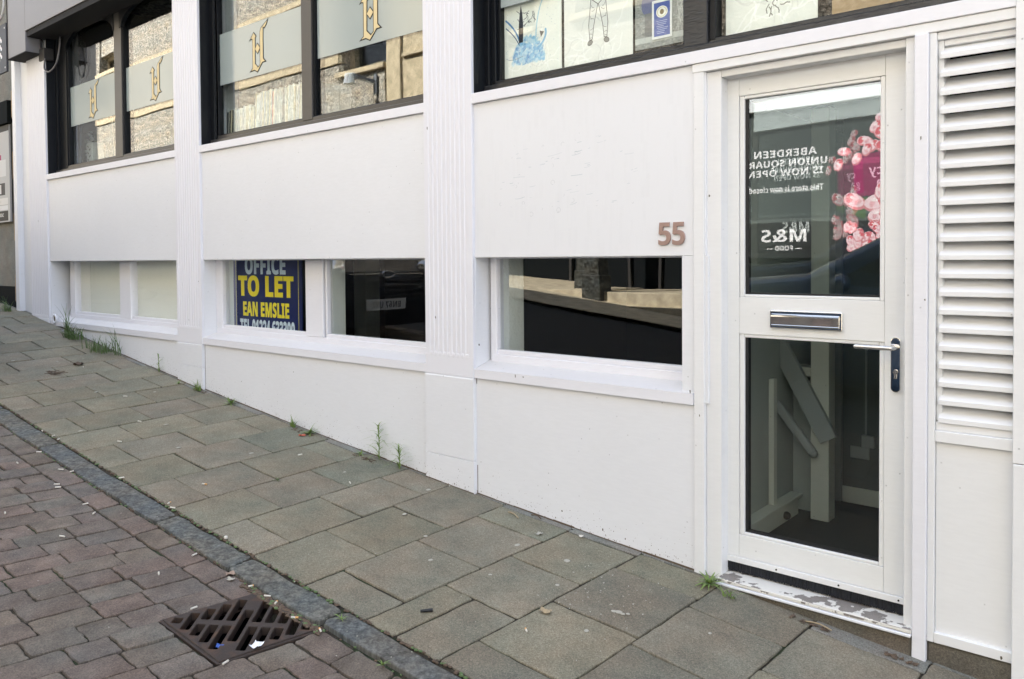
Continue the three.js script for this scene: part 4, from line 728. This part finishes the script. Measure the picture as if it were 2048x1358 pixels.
// ------------------------------------------------------------------ litter
{
  const gr = new THREE.CylinderGeometry(0.0036, 0.0036, 0.016, 8).rotateZ(Math.PI / 2), gf = new THREE.CylinderGeometry(0.0038, 0.0038, 0.011, 8).rotateZ(Math.PI / 2).translate(0.0125, 0, 0);
  const proto = thing('cigarette_butt', '', 'cigarette butt'); part(proto, 'paper', gr, M.butt); const fl = part(proto, 'filter', gf, M.butt);
  const spots = [[-5.211, 1.2, 0], [-5.079, 1.19, 0], [-5.0, 1.19, 0], [-4.893, 1.335, 0], [-4.781, 1.473, 1], [-4.543, 1.351, 1], [-4.475, 1.32, 1], [-4.343, 1.444, 1], [-4.298, 1.455, 1], [-4.127, 1.737, 1], [-3.998, 1.444, 1], [-3.711, 1.653, 1], [-4.751, 0.955, 2], [-4.182, 1.195, 0], [-3.862, 1.458, 1], [-3.712, 1.174, 3], [-3.652, 1.19, 0], [-3.158, 1.345, 1], [-3.1, 1.521, 1], [-2.761, 1.325, 4], [-2.653, 1.325, 4], [-2.583, 1.33, 4], [-2.762, 1.56, 4], [-2.45, 1.345, 4], [-3.881, 0.323, 2], [-3.341, 0.386, 2], [-3.829, 0.934, 3], [-1.769, 0.853, 3], [-6.608, 0.416, 2], [-5.649, 0.524, 2], [-5.05, 0.7, 2], [-2.31, 1.33, 4], [-2.37, 1.66, 4]];
  const labels = ['white cigarette butt lying along the kerb joint', 'white cigarette butt on the dark setts', 'white cigarette butt on the grey slabs', 'orange filtered cigarette butt on the pavement slabs', 'cigarette butt lying beside the drain grate'];
  const groups = ['butts along the kerb joint', 'butts on the setts', 'butts on the slabs', 'orange butts on the slabs', 'butts beside the drain'];
  spots.forEach(([x, z, k], i) => {
    const o = i ? proto.clone() : proto; if (i) { o.name = numbered('cigarette_butt'); scene.add(o); o.userData = { category: 'cigarette butt' }; }
    o.position.set(x, (z < 1.306 ? pave : roadY)(x, z) + 0.006, z); o.rotation.set(0, rr(0, 3.1), -0.05);
    if (k === 3 || (k === 4 && i % 2)) o.children[1].material = M.filter;
    const nth = ['first', 'second', 'third', 'fourth', 'fifth', 'sixth', 'seventh', 'eighth', 'ninth', 'tenth', 'eleventh', 'twelfth'][spots.filter((q) => q[2] === k && q[0] < x).length];
    tag(o, `${labels[k]}, ${nth} of these from the left`, null, groups[k]);
  });
  // pressed-flat chewing gum
  const gums = [[-5.887, 0.618], [-6.398, 0.26], [-5.654, 0.309], [-5.093, 1.033], [-3.0, 0.15], [-2.42, 0.7], [-2.0, 0.3], [-2.25, 0.33], [-3.5, 0.3], [-2.6, 0.55], [-1.9, 0.5], [-2.85, 0.45], [-1.62, 0.7], [-2.15, 0.62], [-6.9, 0.5], [-7.1, 0.75], [-6.7, 0.7], [-6.3, 0.6], [-6.9, 0.3], [-4.9, 0.6], [-4.1, 0.5], [-1.3, 0.4], [-3.9, 1.05], [-4.45, 0.75]];
  for (const [x, z] of gums) { const s = rr(0.008, 0.017), g = new THREE.SphereGeometry(s, 12, 4).scale(1.2, 0.09, 0.9).rotateY(rr(0, 3)).rotateX(0.03).translate(x, pave(x, z) + 0.0008, z); part(pavement, 'gum_spot', g, M.gum); }
  // scraps
  function scrap(name, label, cat, x, z, size, mat, y = null) { const g = new THREE.PlaneGeometry(size, size * 0.75, 6, 6).rotateX(-Math.PI / 2), p = g.attributes.position; for (let i = 0; i < p.count; i++) { p.setY(i, size * 0.24 * Math.abs(Math.sin(p.getX(i) / size * 5 + 1) + Math.cos(p.getZ(i) / size * 7)) * 0.5 + 0.002); p.setX(i, p.getX(i) * (1 + rr(-0.2, 0.2))); } g.computeVertexNormals(); g.rotateY(rr(0, 3)); const o = solo(name, label, cat, null, g, mat); o.material.side = THREE.DoubleSide; o.position.set(x, y ?? (z < 1.306 ? pave : roadY)(x, z) + 0.002, z); return o; }
  scrap('tissue_scrap', 'crumpled white tissue scrap on the drain grate', 'tissue', -2.385, 1.535, 0.045, M.tissue, roadY(-2.385, 1.535) + 0.004);
  scrap('tissue_scrap', 'grey white tissue crumb beside the kerb above the drain', 'tissue', -2.868, 1.349, 0.03, M.gum);
  scrap('plastic_scrap', 'small white plastic scrap on the slab in front of the 55 window', 'plastic', -2.249, 0.174, 0.032, M.gum);
  scrap('paper_scrap', 'flat pale paper scrap on the slab near the wall below the 55', 'paper', -2.096, 0.062, 0.026, M.butt);
  scrap('blue_wrapper', 'small blue sweet wrapper caught in the drain grate', 'wrapper', -2.478, 1.61, 0.035, std({ color: lin(0.03, 0.09, 0.35), roughness: 0.3 }), roadY(-2.478, 1.61) - 0.006);
  scrap('brown_leaf', 'curled dark brown leaf lying on the slabs at the left', 'leaf', -6.719, 0.411, 0.09, M.dead);
  scrap('brown_leaf', 'brown triangular leaf lying against the kerb above the drain', 'leaf', -2.906, 1.321, 0.045, std({ color: lin(0.3, 0.22, 0.17), roughness: 1 }));
  scrap('brown_leaf', 'tan crumpled leaf on a slab in the middle right of the pavement', 'leaf', -1.804, 0.7, 0.04, M.twig);
  scrap('red_scrap', 'red plastic scrap on the slab by the leafy weed', 'plastic', -4.167, 0.1, 0.04, std({ color: lin(0.45, 0.1, 0.06), roughness: 0.6 }));
  solo('white_pebble', 'small white round pebble on the kerb joint left of the drain', 'pebble', null, new THREE.SphereGeometry(0.0085, 12, 8).translate(-3.182, pave(-3.182, 1.185) + 0.008, 1.185), M.butt);
  solo('black_pen_cap', 'small black cylinder lying on a slab near the kerb', 'pen cap', null, new THREE.CylinderGeometry(0.005, 0.007, 0.045, 8).rotateZ(1.57).rotateY(0.9).translate(-2.121, pave(-2.121, 1.0) + 0.006, 1.0), M.rubber);
  solo('dropping', 'black and white bird dropping on the slab in front of the door', 'dropping', null, [[0, 0, 0.012], [0.02, 0.004, 0.008], [0.035, -0.008, 0.007], [-0.018, 0.006, 0.009]].map(([a, b, r]) => new THREE.SphereGeometry(r, 8, 5).scale(1.3, 0.35, 1).translate(-1.606 + a, pave(-1.606, 0.512) + 0.002, 0.512 + b)), M.gum);
  const tw = [];
  for (let k = 0; k < 20; k++) { const a = rr(0, 6.3), L = rr(0.04, 0.1), x = -6.524 + rr(-0.05, 0.05), z = 0.655 + rr(-0.03, 0.03), y = pave(x, z) + 0.006 + 0.01 * rnd(); tw.push(tube([[x, y, z], [x + Math.cos(a) * L, y + 0.01 * rnd(), z + Math.sin(a) * L]], 0.0018, 3, 4)); }
  solo('twig_bundle', 'small bundle of dark twigs lying on the slabs at the left', 'twigs', null, tw, M.dead);
  const st = (x, z, L, a, label, mat = M.twig) => solo('dry_stalk', label, 'stalk', null, tube([[x - L * Math.cos(a), pave(x, z) + 0.006, z - L * Math.sin(a)], [x, pave(x, z) + 0.012, z], [x + L * Math.cos(a), pave(x, z) + 0.005, z + L * Math.sin(a) + 0.006]], 0.003, 10, 5), mat);
  st(-1.03, 0.065, 0.05, 0.05, 'dry pale stalk lying at the foot of the concrete step'); st(-2.471, 0.092, 0.05, 0.3, 'pale straw lying on the slab right of the third pilaster'); st(-2.38, 0.03, 0.035, 0.1, 'reddish brown twig at the wall foot below the 55 window', M.dead); st(-3.56, 0.085, 0.04, 0.3, 'thick dark stick beside the tall spiky weed', M.dead);
}
// ------------------------------------------------------------------ the neighbour on the left
{
  const n = thing('neighbour_building', 'sandstone edged neighbouring building at the far left edge', 'building');
  part(n, 'wall', box(-24, -9.2, -0.5, 5.2, -8, -0.34, 0.01), std({ color: lin(0.3, 0.3, 0.29), map: concreteMap, roughness: 0.9 }));
  part(n, 'black_board', box(-13, -10.36, 3.1, 3.36, -0.34, -0.28, 0.004), M.dark);
  part(n, 'dark_strip', box(-13, -9.5, 0.6, 1.22, -0.34, -0.325, 0.004), M.dark);  // flat dark strip low on the wall
  for (let k = 0; k < 14; k++) { const y = 0.75 + k * 0.32, d = k % 2 ? 0.03 : 0; part(n, 'quoin_stone', box(-9.42 - 0.012 * (k % 2), -9.19, y + 0.006, y + 0.314, -0.34, -0.03 + d * 0.3, 0.02), M.quoin); }
  part(n, 'upper_wall', box(-24, -9.2, 5.2, H + 1, -8, -0.08, 0.02), M.quoin);
  const tex = canvasTex(512, 640, (c, w, h) => {
    c.fillStyle = '#c9c9c8'; c.fillRect(0, 0, w, h); c.fillStyle = '#14161a'; c.fillRect(0, 0, w, 40);
    c.fillStyle = '#2c2c2e'; c.font = '28px sans-serif'; c.fillText('Licensed', 210, 85);
    c.fillStyle = '#5c5c60'; for (let b = 0; b < 6; b++) for (let k = 0; k < 5; k++) c.fillRect(60, 110 + b * 62 + k * 9, 210 - ((k * 37 + b * 53) % 90), 4);
    c.fillStyle = '#b0185a'; c.fillRect(330, 190, 60, 34); c.fillStyle = '#e6e6e4'; c.fillRect(330, 226, 130, 110); c.fillStyle = '#3a3a3c'; c.fillRect(340, 380, 100, 80); c.fillStyle = '#efefec'; c.fillRect(355, 390, 26, 60);
    c.fillStyle = '#eceae6'; c.fillRect(40, 480, 440, 44); c.fillStyle = '#1c1c1e'; c.font = 'bold 26px sans-serif'; c.fillText('WELCOME TO', 190, 512); c.fillStyle = '#efefef'; c.fillRect(40, 530, 440, 30); c.fillStyle = '#17181c'; c.fillRect(40, 566, 440, 66); c.fillStyle = '#f2f2f2'; c.font = 'bold 30px sans-serif'; c.fillText('BIESC', 330, 604);
  });
  const b = shade(board(1.1, 1.12, 0.02, printed(tex, { color: lin(0.7, 0.72, 0.75) }))); b.name = numbered('poster_board'); b.position.set(-10.95, 2.53, -0.315); scene.add(b); tag(b, 'board of printed notices and posters at the far left edge', 'notice board');
  const s = canvasTex(200, 200, (c, w, h) => { c.fillStyle = '#3c424c'; c.fillRect(0, 0, w, h); c.fillStyle = '#d8dade'; for (let k = 0; k < 9; k++) { c.beginPath(); c.ellipse(135 + 14 * Math.sin(k * 2.1), 55 + k * 11, 9, 8, k, 0, 7); c.fill(); } for (const p of [[185, 18], [185, 182]]) { c.beginPath(); c.arc(p[0], p[1], 4, 0, 7); c.fill(); } });
  const q = shade(board(0.55, 0.5, 0.02, printed(s))); q.name = numbered('wall_sign'); q.position.set(-9.7, 3.74, 0.0); scene.add(q); tag(q, 'dark grey square sign with a white emblem at the top left edge', 'sign');
  solo('wall_cable', 'pale cable loop hanging on the far left wall above the square sign', 'cable', null, tube([[-9.62, 4.5, 0.02], [-9.64, 4.15, 0.04], [-9.54, 4.02, 0.04], [-9.43, 4.1, 0.03], [-9.42, 4.5, 0.02]], 0.012, 30, 8), std({ color: lin(0.5, 0.52, 0.54), roughness: 0.5 }));
}
// ------------------------------------------------------------------ across the street (seen mirrored in the panes)
const far = struct('far_pavement', 'paved strip along the opposite side of the street', 'pavement');
part(far, 'paving', groundSheet(-40, 20, 6.7, 10, 100, 6, farY), M.paleStone);
part(far, 'kerb_edge', groundSheet(-40, 20, 6.62, 6.698, 100, 1, (x, z) => farY(x, z) - 0.002), M.sandstone);
{
  const b = thing('opposite_building', 'pink granite building across the street with pale stone bands', 'building');
  const s = shapeOf([[-28.3, 4.2], [14, 4.2], [14, 11.5], [-28.3, 11.5]]);
  const wins = [[-15.15, -13.5, 5.8, 8.6], [-28.0, -26.6, 6.5, 8.35], [-11.2, -9.4, 5.8, 8.6], [-8.4, -6.6, 5.8, 8.6], [-5.2, -3.4, 6, 8.6], [-2, -0.2, 6, 8.6], [1.5, 3.3, 6, 8.6]];
  for (const [a, c, d, e] of wins) s.holes.push(new THREE.Path([[a, d], [c, d], [c, e], [a, e]].map((p) => new THREE.Vector2(...p))));
  part(b, 'wall', uvm(new THREE.ExtrudeGeometry(s, { depth: 0.55, bevelEnabled: false }).translate(0, 0, 8.46)), M.granite);
  part(b, 'core', box(-28.3, 14, -1.5, 11.5, 10.4, 18, 0.02), M.roomDim);
  part(b, 'ceiling', box(-28.3, 14, 4.2, 4.3, 9.0, 10.4, 0), M.roomDim);
  // rough-faced blocks between the bands
  for (const [y0, y1] of [[4.4, 6.03], [6.26, 7.64], [7.8, 9.2], [9.25, 10.7]]) for (let x = -28.28; x < -12.5; x += 2.05) {
    const x1 = Math.min(x + 2.04, -13.42); if (x > -13.5) break;
    const hit = wins.filter(([a, c, d, e]) => x1 > a && x < c && y1 > d + 0.05 && y0 < e - 0.05);
    if (!hit.length) { part(b, 'stone_block', box(x, x1, y0 + 0.006, y1 - 0.006, 8.4, 8.46, 0.012), M.granite); continue; }
    const [a, c, d, e] = hit[0]; for (const [p, q] of [[x, Math.min(x1, a)], [Math.max(x, c), x1]]) if (q - p > 0.1) part(b, 'stone_block', box(p, q, y0 + 0.006, y1 - 0.006, 8.4, 8.46, 0.012), M.granite);
    if (y0 < d - 0.2) part(b, 'stone_block', box(Math.max(x, a), Math.min(x1, c), y0 + 0.006, d - 0.006, 8.4, 8.46, 0.012), M.granite);
  }
  part(b, 'stone_band', [box(-28.3, -15.15, 6.04, 6.25, 8.36, 8.47, 0.01), box(-28.3, -15.15, 7.65, 7.79, 8.36, 8.47, 0.01)], M.sandstone);
  part(b, 'stone_pier', [box(-13.38, -12.9, 4.2, 11.5, 8.34, 8.47, 0.01)], M.sandstone);
  part(b, 'ashlar', [box(-12.89, -11.3, 4.4, 5.81, 8.4, 8.47, 0.01), box(-12.89, -11.3, 5.84, 11.4, 8.4, 8.47, 0.01), box(-12.85, -11.3, 5.79, 5.86, 8.33, 8.47, 0.008)], M.sandstone);
  for (const [a, c, d, e] of wins) {
    const w = new THREE.Group(); w.name = 'window'; b.add(w);
    part(w, 'frame', [box(a, a + 0.09, d, e, 8.72, 8.8, 0.01), box(c - 0.09, c, d, e, 8.72, 8.8, 0.01), box(a, c, d, d + 0.09, 8.72, 8.8, 0.01), box(a, c, e - 0.09, e, 8.72, 8.8, 0.01), box(a + 0.09, c - 0.09, d + 1.3, d + 1.37, 8.73, 8.79, 0.01)], M.sandstone);
    part(w, 'pane', new THREE.PlaneGeometry(c - a, e - d).rotateY(Math.PI).translate((a + c) / 2, (d + e) / 2, 8.79), M.glassSmall);
    part(w, 'sill', box(a - 0.05, c + 0.05, d - 0.12, d - 0.002, 8.3, 8.75, 0.01), M.sandstone);
    part(w, 'dark_room', box(a, c, d, e, 9.3, 9.4, 0), M.dark);
  }
  // colonnade at street level
  for (const [x0, x1, z0, y] of [[-7.89, -7.53, 7.86, 1.24], [-8.54, -8.29, 8.55, 1.3], [-12.5, -12.1, 7.9, 1.6], [-16.5, -16.1, 7.9, 2.1]]) {
    const c = part(b, 'column', box(x0 + 0.03, x1 - 0.03, y, 4.2, z0 + 0.03, z0 + 0.33, 0.01), M.darkGranite); part(c, 'pedestal', box(x0, x1, y - 0.9, y, z0, z0 + 0.36, 0.01), M.darkGranite);
  }
  part(b, 'platform', [box(-12, -7.895, 0.3, 0.975, 8.0, 10.4, 0.01), box(-7.71, -5.6, -0.2, 0.96, 7.98, 10.4, 0.01), box(-18, -12.01, 0.3, 1.4, 8.0, 10.4, 0.01), box(-30, -18.01, 0.3, 2.0, 8.0, 10.4, 0.01), box(-40, -30.01, 0.3, 3, 8.0, 10.4, 0.01)], M.paleStone);
  part(b, 'step', [box(-7.71, -5.6, -0.3, 0.72, 7.75, 7.979, 0.01)], M.paleStone);
  part(b, 'shop_glass', [box(-12.6, -5.76, 0.9, 4.2, 9.95, 10, 0)], M.dark);
  part(b, 'shop_frame', [-8.19, -7.5, -6.73, -9.6, -11].map((x) => box(x - 0.03, x + 0.03, 0.96, 4.2, 9.88, 9.95, 0.005)), M.greyFrame);
  part(b, 'shop_base', [box(-5.6, 14, -1.5, 0.75, 8.42, 10.4, 0.01)], M.granite);
  part(b, 'shop_window', [box(-5.6, -2.3, 0.75, 3.66, 8.5, 8.6, 0)], M.black);
  part(b, 'side_wall', box(-2.29, 14, 0.75, 3.66, 8.42, 8.9, 0.01), std({ color: lin(0.36, 0.36, 0.375), map: sandstoneMap, roughness: 0.9 })); part(b, 'added_lower_wall', box(-28.3, -12.61, 0.5, 4.2, 8.5, 10.4, 0.01), M.paleStone);  // pale walls added to bounce sunlight onto the shopfront
  part(b, 'shop_fascia', [box(-5.7, 14, 3.66, 4.22, 8.36, 8.7, 0.01)], std({ color: lin(0.84, 0.9, 0.9), roughness: 0.6 }));
  part(b, 'shop_return', [box(-5.75, -5.6, -0.6, 4.2, 8.4, 10.4, 0.01)], M.darkGranite);
}
solo('dark_building', 'dark slate building farther up the opposite side', 'building', null, [box(-70, -28.4, -1, 13, 9.2, 20, 0.05)], std({ color: lin(0.035, 0.036, 0.04), roughness: 0.9, map: graniteMap }));
{ // printed film on the shop window opposite
  const X0 = -2.4, X1 = -5.58, w = 1590, h = 1075;
  const tex = canvasTex(w, h, (c) => {
    c.fillStyle = '#3d4645'; c.fillRect(0, 0, w, h); c.fillStyle = '#15191b'; c.fillRect(0, (3.62 - 2.0) * 500, w, h); c.fillStyle = '#5c6664'; c.fillRect(0, (3.62 - 2.06) * 500, w, 26);
    const X = (x) => (X0 - x) * 500, Y = (y) => (3.62 - y) * 500, mid = X(-4.59);
    c.fillStyle = '#f4f6f6'; c.textAlign = 'center';
    const word = (s, y0, y1, width, wt = 'bold') => { c.save(); c.font = `${wt} 100px sans-serif`; const m = c.measureText(s).width; c.translate(mid, Y(y0)); c.scale(width * 500 / m, (y1 - y0) * 500 / 73); c.fillText(s, 0, 0); c.restore(); };
    word('ABERDEEN', 2.98, 3.09, 0.97); word('UNION SQUARE', 2.835, 2.94, 1.3); word('IS NOW OPEN', 2.69, 2.795, 1.17); word('This store is now closed.', 2.45, 2.54, 1.16, 'bold');
    word('M&S', 1.71, 1.9, 0.72, 'bold'); c.save(); c.font = 'bold 50px sans-serif'; c.fillText('— FOOD —', mid, Y(1.58)); c.restore();
    let s = 9; const r = () => { s = (s * 1664525 + 1013904223) >>> 0; return s / 4294967296; };
    c.fillStyle = '#8a1f55'; c.beginPath(); c.moveTo(X(-3.6), Y(2.9)); c.lineTo(X(-3.05), Y(2.95)); c.lineTo(X(-3.02), Y(2.36)); c.lineTo(X(-3.58), Y(2.33)); c.closePath(); c.fill(); c.fillStyle = '#b0386f'; c.fillRect(X(-3.05), Y(2.86), 250, 40); c.fillStyle = '#4c6a40'; c.beginPath(); c.moveTo(X(-3.6), Y(2.32)); c.lineTo(X(-3.4), Y(2.32)); c.lineTo(X(-3.45), Y(2.02)); c.lineTo(X(-3.62), Y(2.1)); c.fill();
    c.fillStyle = '#f0b8d0'; c.font = 'bold 90px sans-serif'; c.fillText('cy', X(-3.3), Y(2.62)); c.fillText('ga', X(-3.2), Y(2.45));
    const sweet = (x, y, q) => { const px = X(x), py = Y(y), t = r() * 3; const e = (col, dx, dy, a, b, tt) => { c.fillStyle = col; c.beginPath(); c.ellipse(px + dx * q, py + dy * q, a * q, b * q, tt, 0, 7); c.fill(); }; e('#d98a92', 0, 4, 46, 30, t); e('#f6dbe0', 3, -2, 40, 25, t); e('#dd6470', -22 * Math.cos(t), -22 * Math.sin(t), 15, 20, t); e('#e9b0b8', 14 * Math.cos(t), 14 * Math.sin(t), 16, 9, t + 1); e('#fff2f2', 4, -9, 15, 6, t); };
    for (const [x, y, q] of [[-3.3, 3.28, 1], [-3.24, 3.4, 0.8], [-3.45, 3.1, 1], [-3.72, 2.98, 0.9], [-3.8, 2.8, 0.9], [-3.55, 2.86, 0.9], [-3.35, 3.02, 1], [-3.58, 2.28, 1.5], [-3.3, 2.25, 1.6], [-3.28, 2.08, 1.3], [-3.22, 3.18, 1.2], [-3.2, 3.0, 1.2], [-3.42, 2.98, 0.9], [-3.24, 2.4, 1.1]]) sweet(x, y, q * 1.15);
    for (let k = 0; k < 26; k++) sweet(-3.18 - 0.5 * r(), 1.62 + 0.32 * r(), 0.95);
  });
  const g = shade(board(X0 - X1, 2.15, 0.02, printed(tex, { roughness: 0.5 }))); g.name = numbered('window_poster'); g.position.set((X0 + X1) / 2, 2.545, 8.44); g.rotation.y = Math.PI; scene.add(g);
  tag(g, 'dark window poster saying Aberdeen Union Square is now open, across the street', 'poster');
  const l = thing('wall_lamp', 'grey floodlight on an arm on the granite wall across the street', 'lamp', null, [-13.95, 5.42, 8.36]);
  part(l, 'head', [new THREE.CylinderGeometry(0.095, 0.125, 0.19, 18).translate(-0.15, 0, -0.5), new THREE.SphereGeometry(0.095, 14, 8).scale(1, 0.6, 1).translate(-0.15, 0.095, -0.5)], std({ color: lin(0.5, 0.54, 0.55), roughness: 0.4 }));
  part(l, 'arm', [beam([0.15, -0.03, 0], [-0.12, 0.1, -0.45], 0.06, 0.09), box(0.1, 0.2, -0.3, 0.15, -0.02, 0.02, 0.005)], std({ color: lin(0.12, 0.13, 0.14), roughness: 0.5 }));
}
// parked cars: only their mirror images show
function car(name, label, body, face, x, z, plateText) {
  const t = thing(name, label, 'car', null, [x, 0, z]);
  const prof = [[-2.1, 0.32], [-2.12, 0.75], [-2.02, 0.98], [-1.75, 1.08], [-1.3, 1.42], [-0.4, 1.52], [0.45, 1.46], [1.12, 1.02], [1.95, 0.88], [2.14, 0.72], [2.17, 0.45], [2.1, 0.25], [1.75, 0.22], [-1.9, 0.22]];
  const g = new THREE.ExtrudeGeometry(shapeOf(prof), { depth: 1.56, bevelEnabled: true, bevelSize: 0.1, bevelThickness: 0.12, bevelSegments: 4 }).translate(0, 0, -0.78);
  const p = g.attributes.position; for (let i = 0; i < p.count; i++) { const y = p.getY(i); if (y > 0.95) p.setZ(i, p.getZ(i) * (1 - 0.3 * (y - 0.95))); }
  g.computeVertexNormals();
  const paint = new THREE.MeshPhysicalMaterial({ color: body, roughness: 0.35, clearcoat: 1, clearcoatRoughness: 0.04, metalness: 0.3 });
  part(t, 'body', g, paint);
  const glassM = std({ color: lin(0.01, 0.012, 0.014), roughness: 0.04 });
  part(t, 'windscreen', beam([0.58, 1.47, 0], [1.13, 1.11, 0], 1.26, 0.02), glassM);
  const side = new THREE.ExtrudeGeometry(shapeOf([[-1.35, 1.05], [-1.15, 1.36], [-0.4, 1.43], [0.4, 1.38], [0.9, 1.05]]), { depth: 1.74, bevelEnabled: false }).translate(0, 0, -0.87);
  part(t, 'side_windows', side, glassM);
  for (const [wx, wz] of [[1.35, 0.8], [1.35, -0.8], [-1.35, 0.8], [-1.35, -0.8]]) { const w = part(t, 'wheel', new THREE.TorusGeometry(0.25, 0.085, 10, 24).translate(wx, 0.33, wz), M.rubber); part(w, 'rim', new THREE.CylinderGeometry(0.2, 0.2, 0.16, 20).rotateX(Math.PI / 2).translate(wx, 0.33, wz), M.steel); }
  for (const s of [-1, 1]) { part(t, 'headlight', new THREE.SphereGeometry(0.2, 14, 10).scale(0.5, 0.55, 0.85).translate(2.2, 0.8, s * 0.66), M.chrome); part(t, 'mirror', new THREE.SphereGeometry(0.12, 10, 8).scale(0.7, 0.7, 1).translate(0.75, 1.08, s * 1.0), paint); part(t, 'chrome_bar', box(2.275, 2.29, 0.735, 0.752, s > 0 ? 0.1 : -0.5, s > 0 ? 0.5 : -0.1, 0.004), M.chrome); }
  part(t, 'grille', [0, 1, 2, 3].map((k) => box(2.27, 2.282, 0.48 + 0.055 * k, 0.51 + 0.055 * k, -0.55, 0.55, 0.004)), M.rubber);
  part(t, 'badge', new THREE.TorusGeometry(0.06, 0.008, 8, 24).scale(1.3, 0.6, 1).rotateY(Math.PI / 2).translate(2.29, 0.745, 0), M.chrome);
  const tex = canvasTex(520, 112, (c, w, h) => { c.fillStyle = '#b4b4b0'; c.fillRect(0, 0, w, h); c.fillStyle = '#111'; c.font = 'bold 92px sans-serif'; c.textAlign = 'center'; c.save(); c.translate(w / 2, 90); c.scale(0.92, 1); c.fillText(plateText, 0, 0); c.restore(); });
  const pl = shade(board(0.52, 0.112, 0.01, printed(tex))); pl.name = 'number_plate'; pl.position.set(2.295, 0.42, 0); pl.rotation.y = Math.PI / 2; t.add(pl);
  const slope = Math.atan((G0(x + 2) - G0(x - 2)) / 4);
  t.position.y = roadY(x, z); t.rotation.order = 'ZYX'; t.rotation.set(0, face, slope); return t;
}
car('parked_car', 'dark parked car facing downhill, mirrored in the middle low window', lin(0.012, 0.014, 0.02), 0, -8.68, 2.22, 'BN67 UYZ');
car('parked_car', 'blue parked car facing uphill, mirrored in the door glass', lin(0.03, 0.07, 0.14), Math.PI, -1.75, 5.2, '');

scene.traverse((o) => { if (o.isMesh) { o.castShadow = true; o.receiveShadow = true; } });
renderer.render(scene, camera);
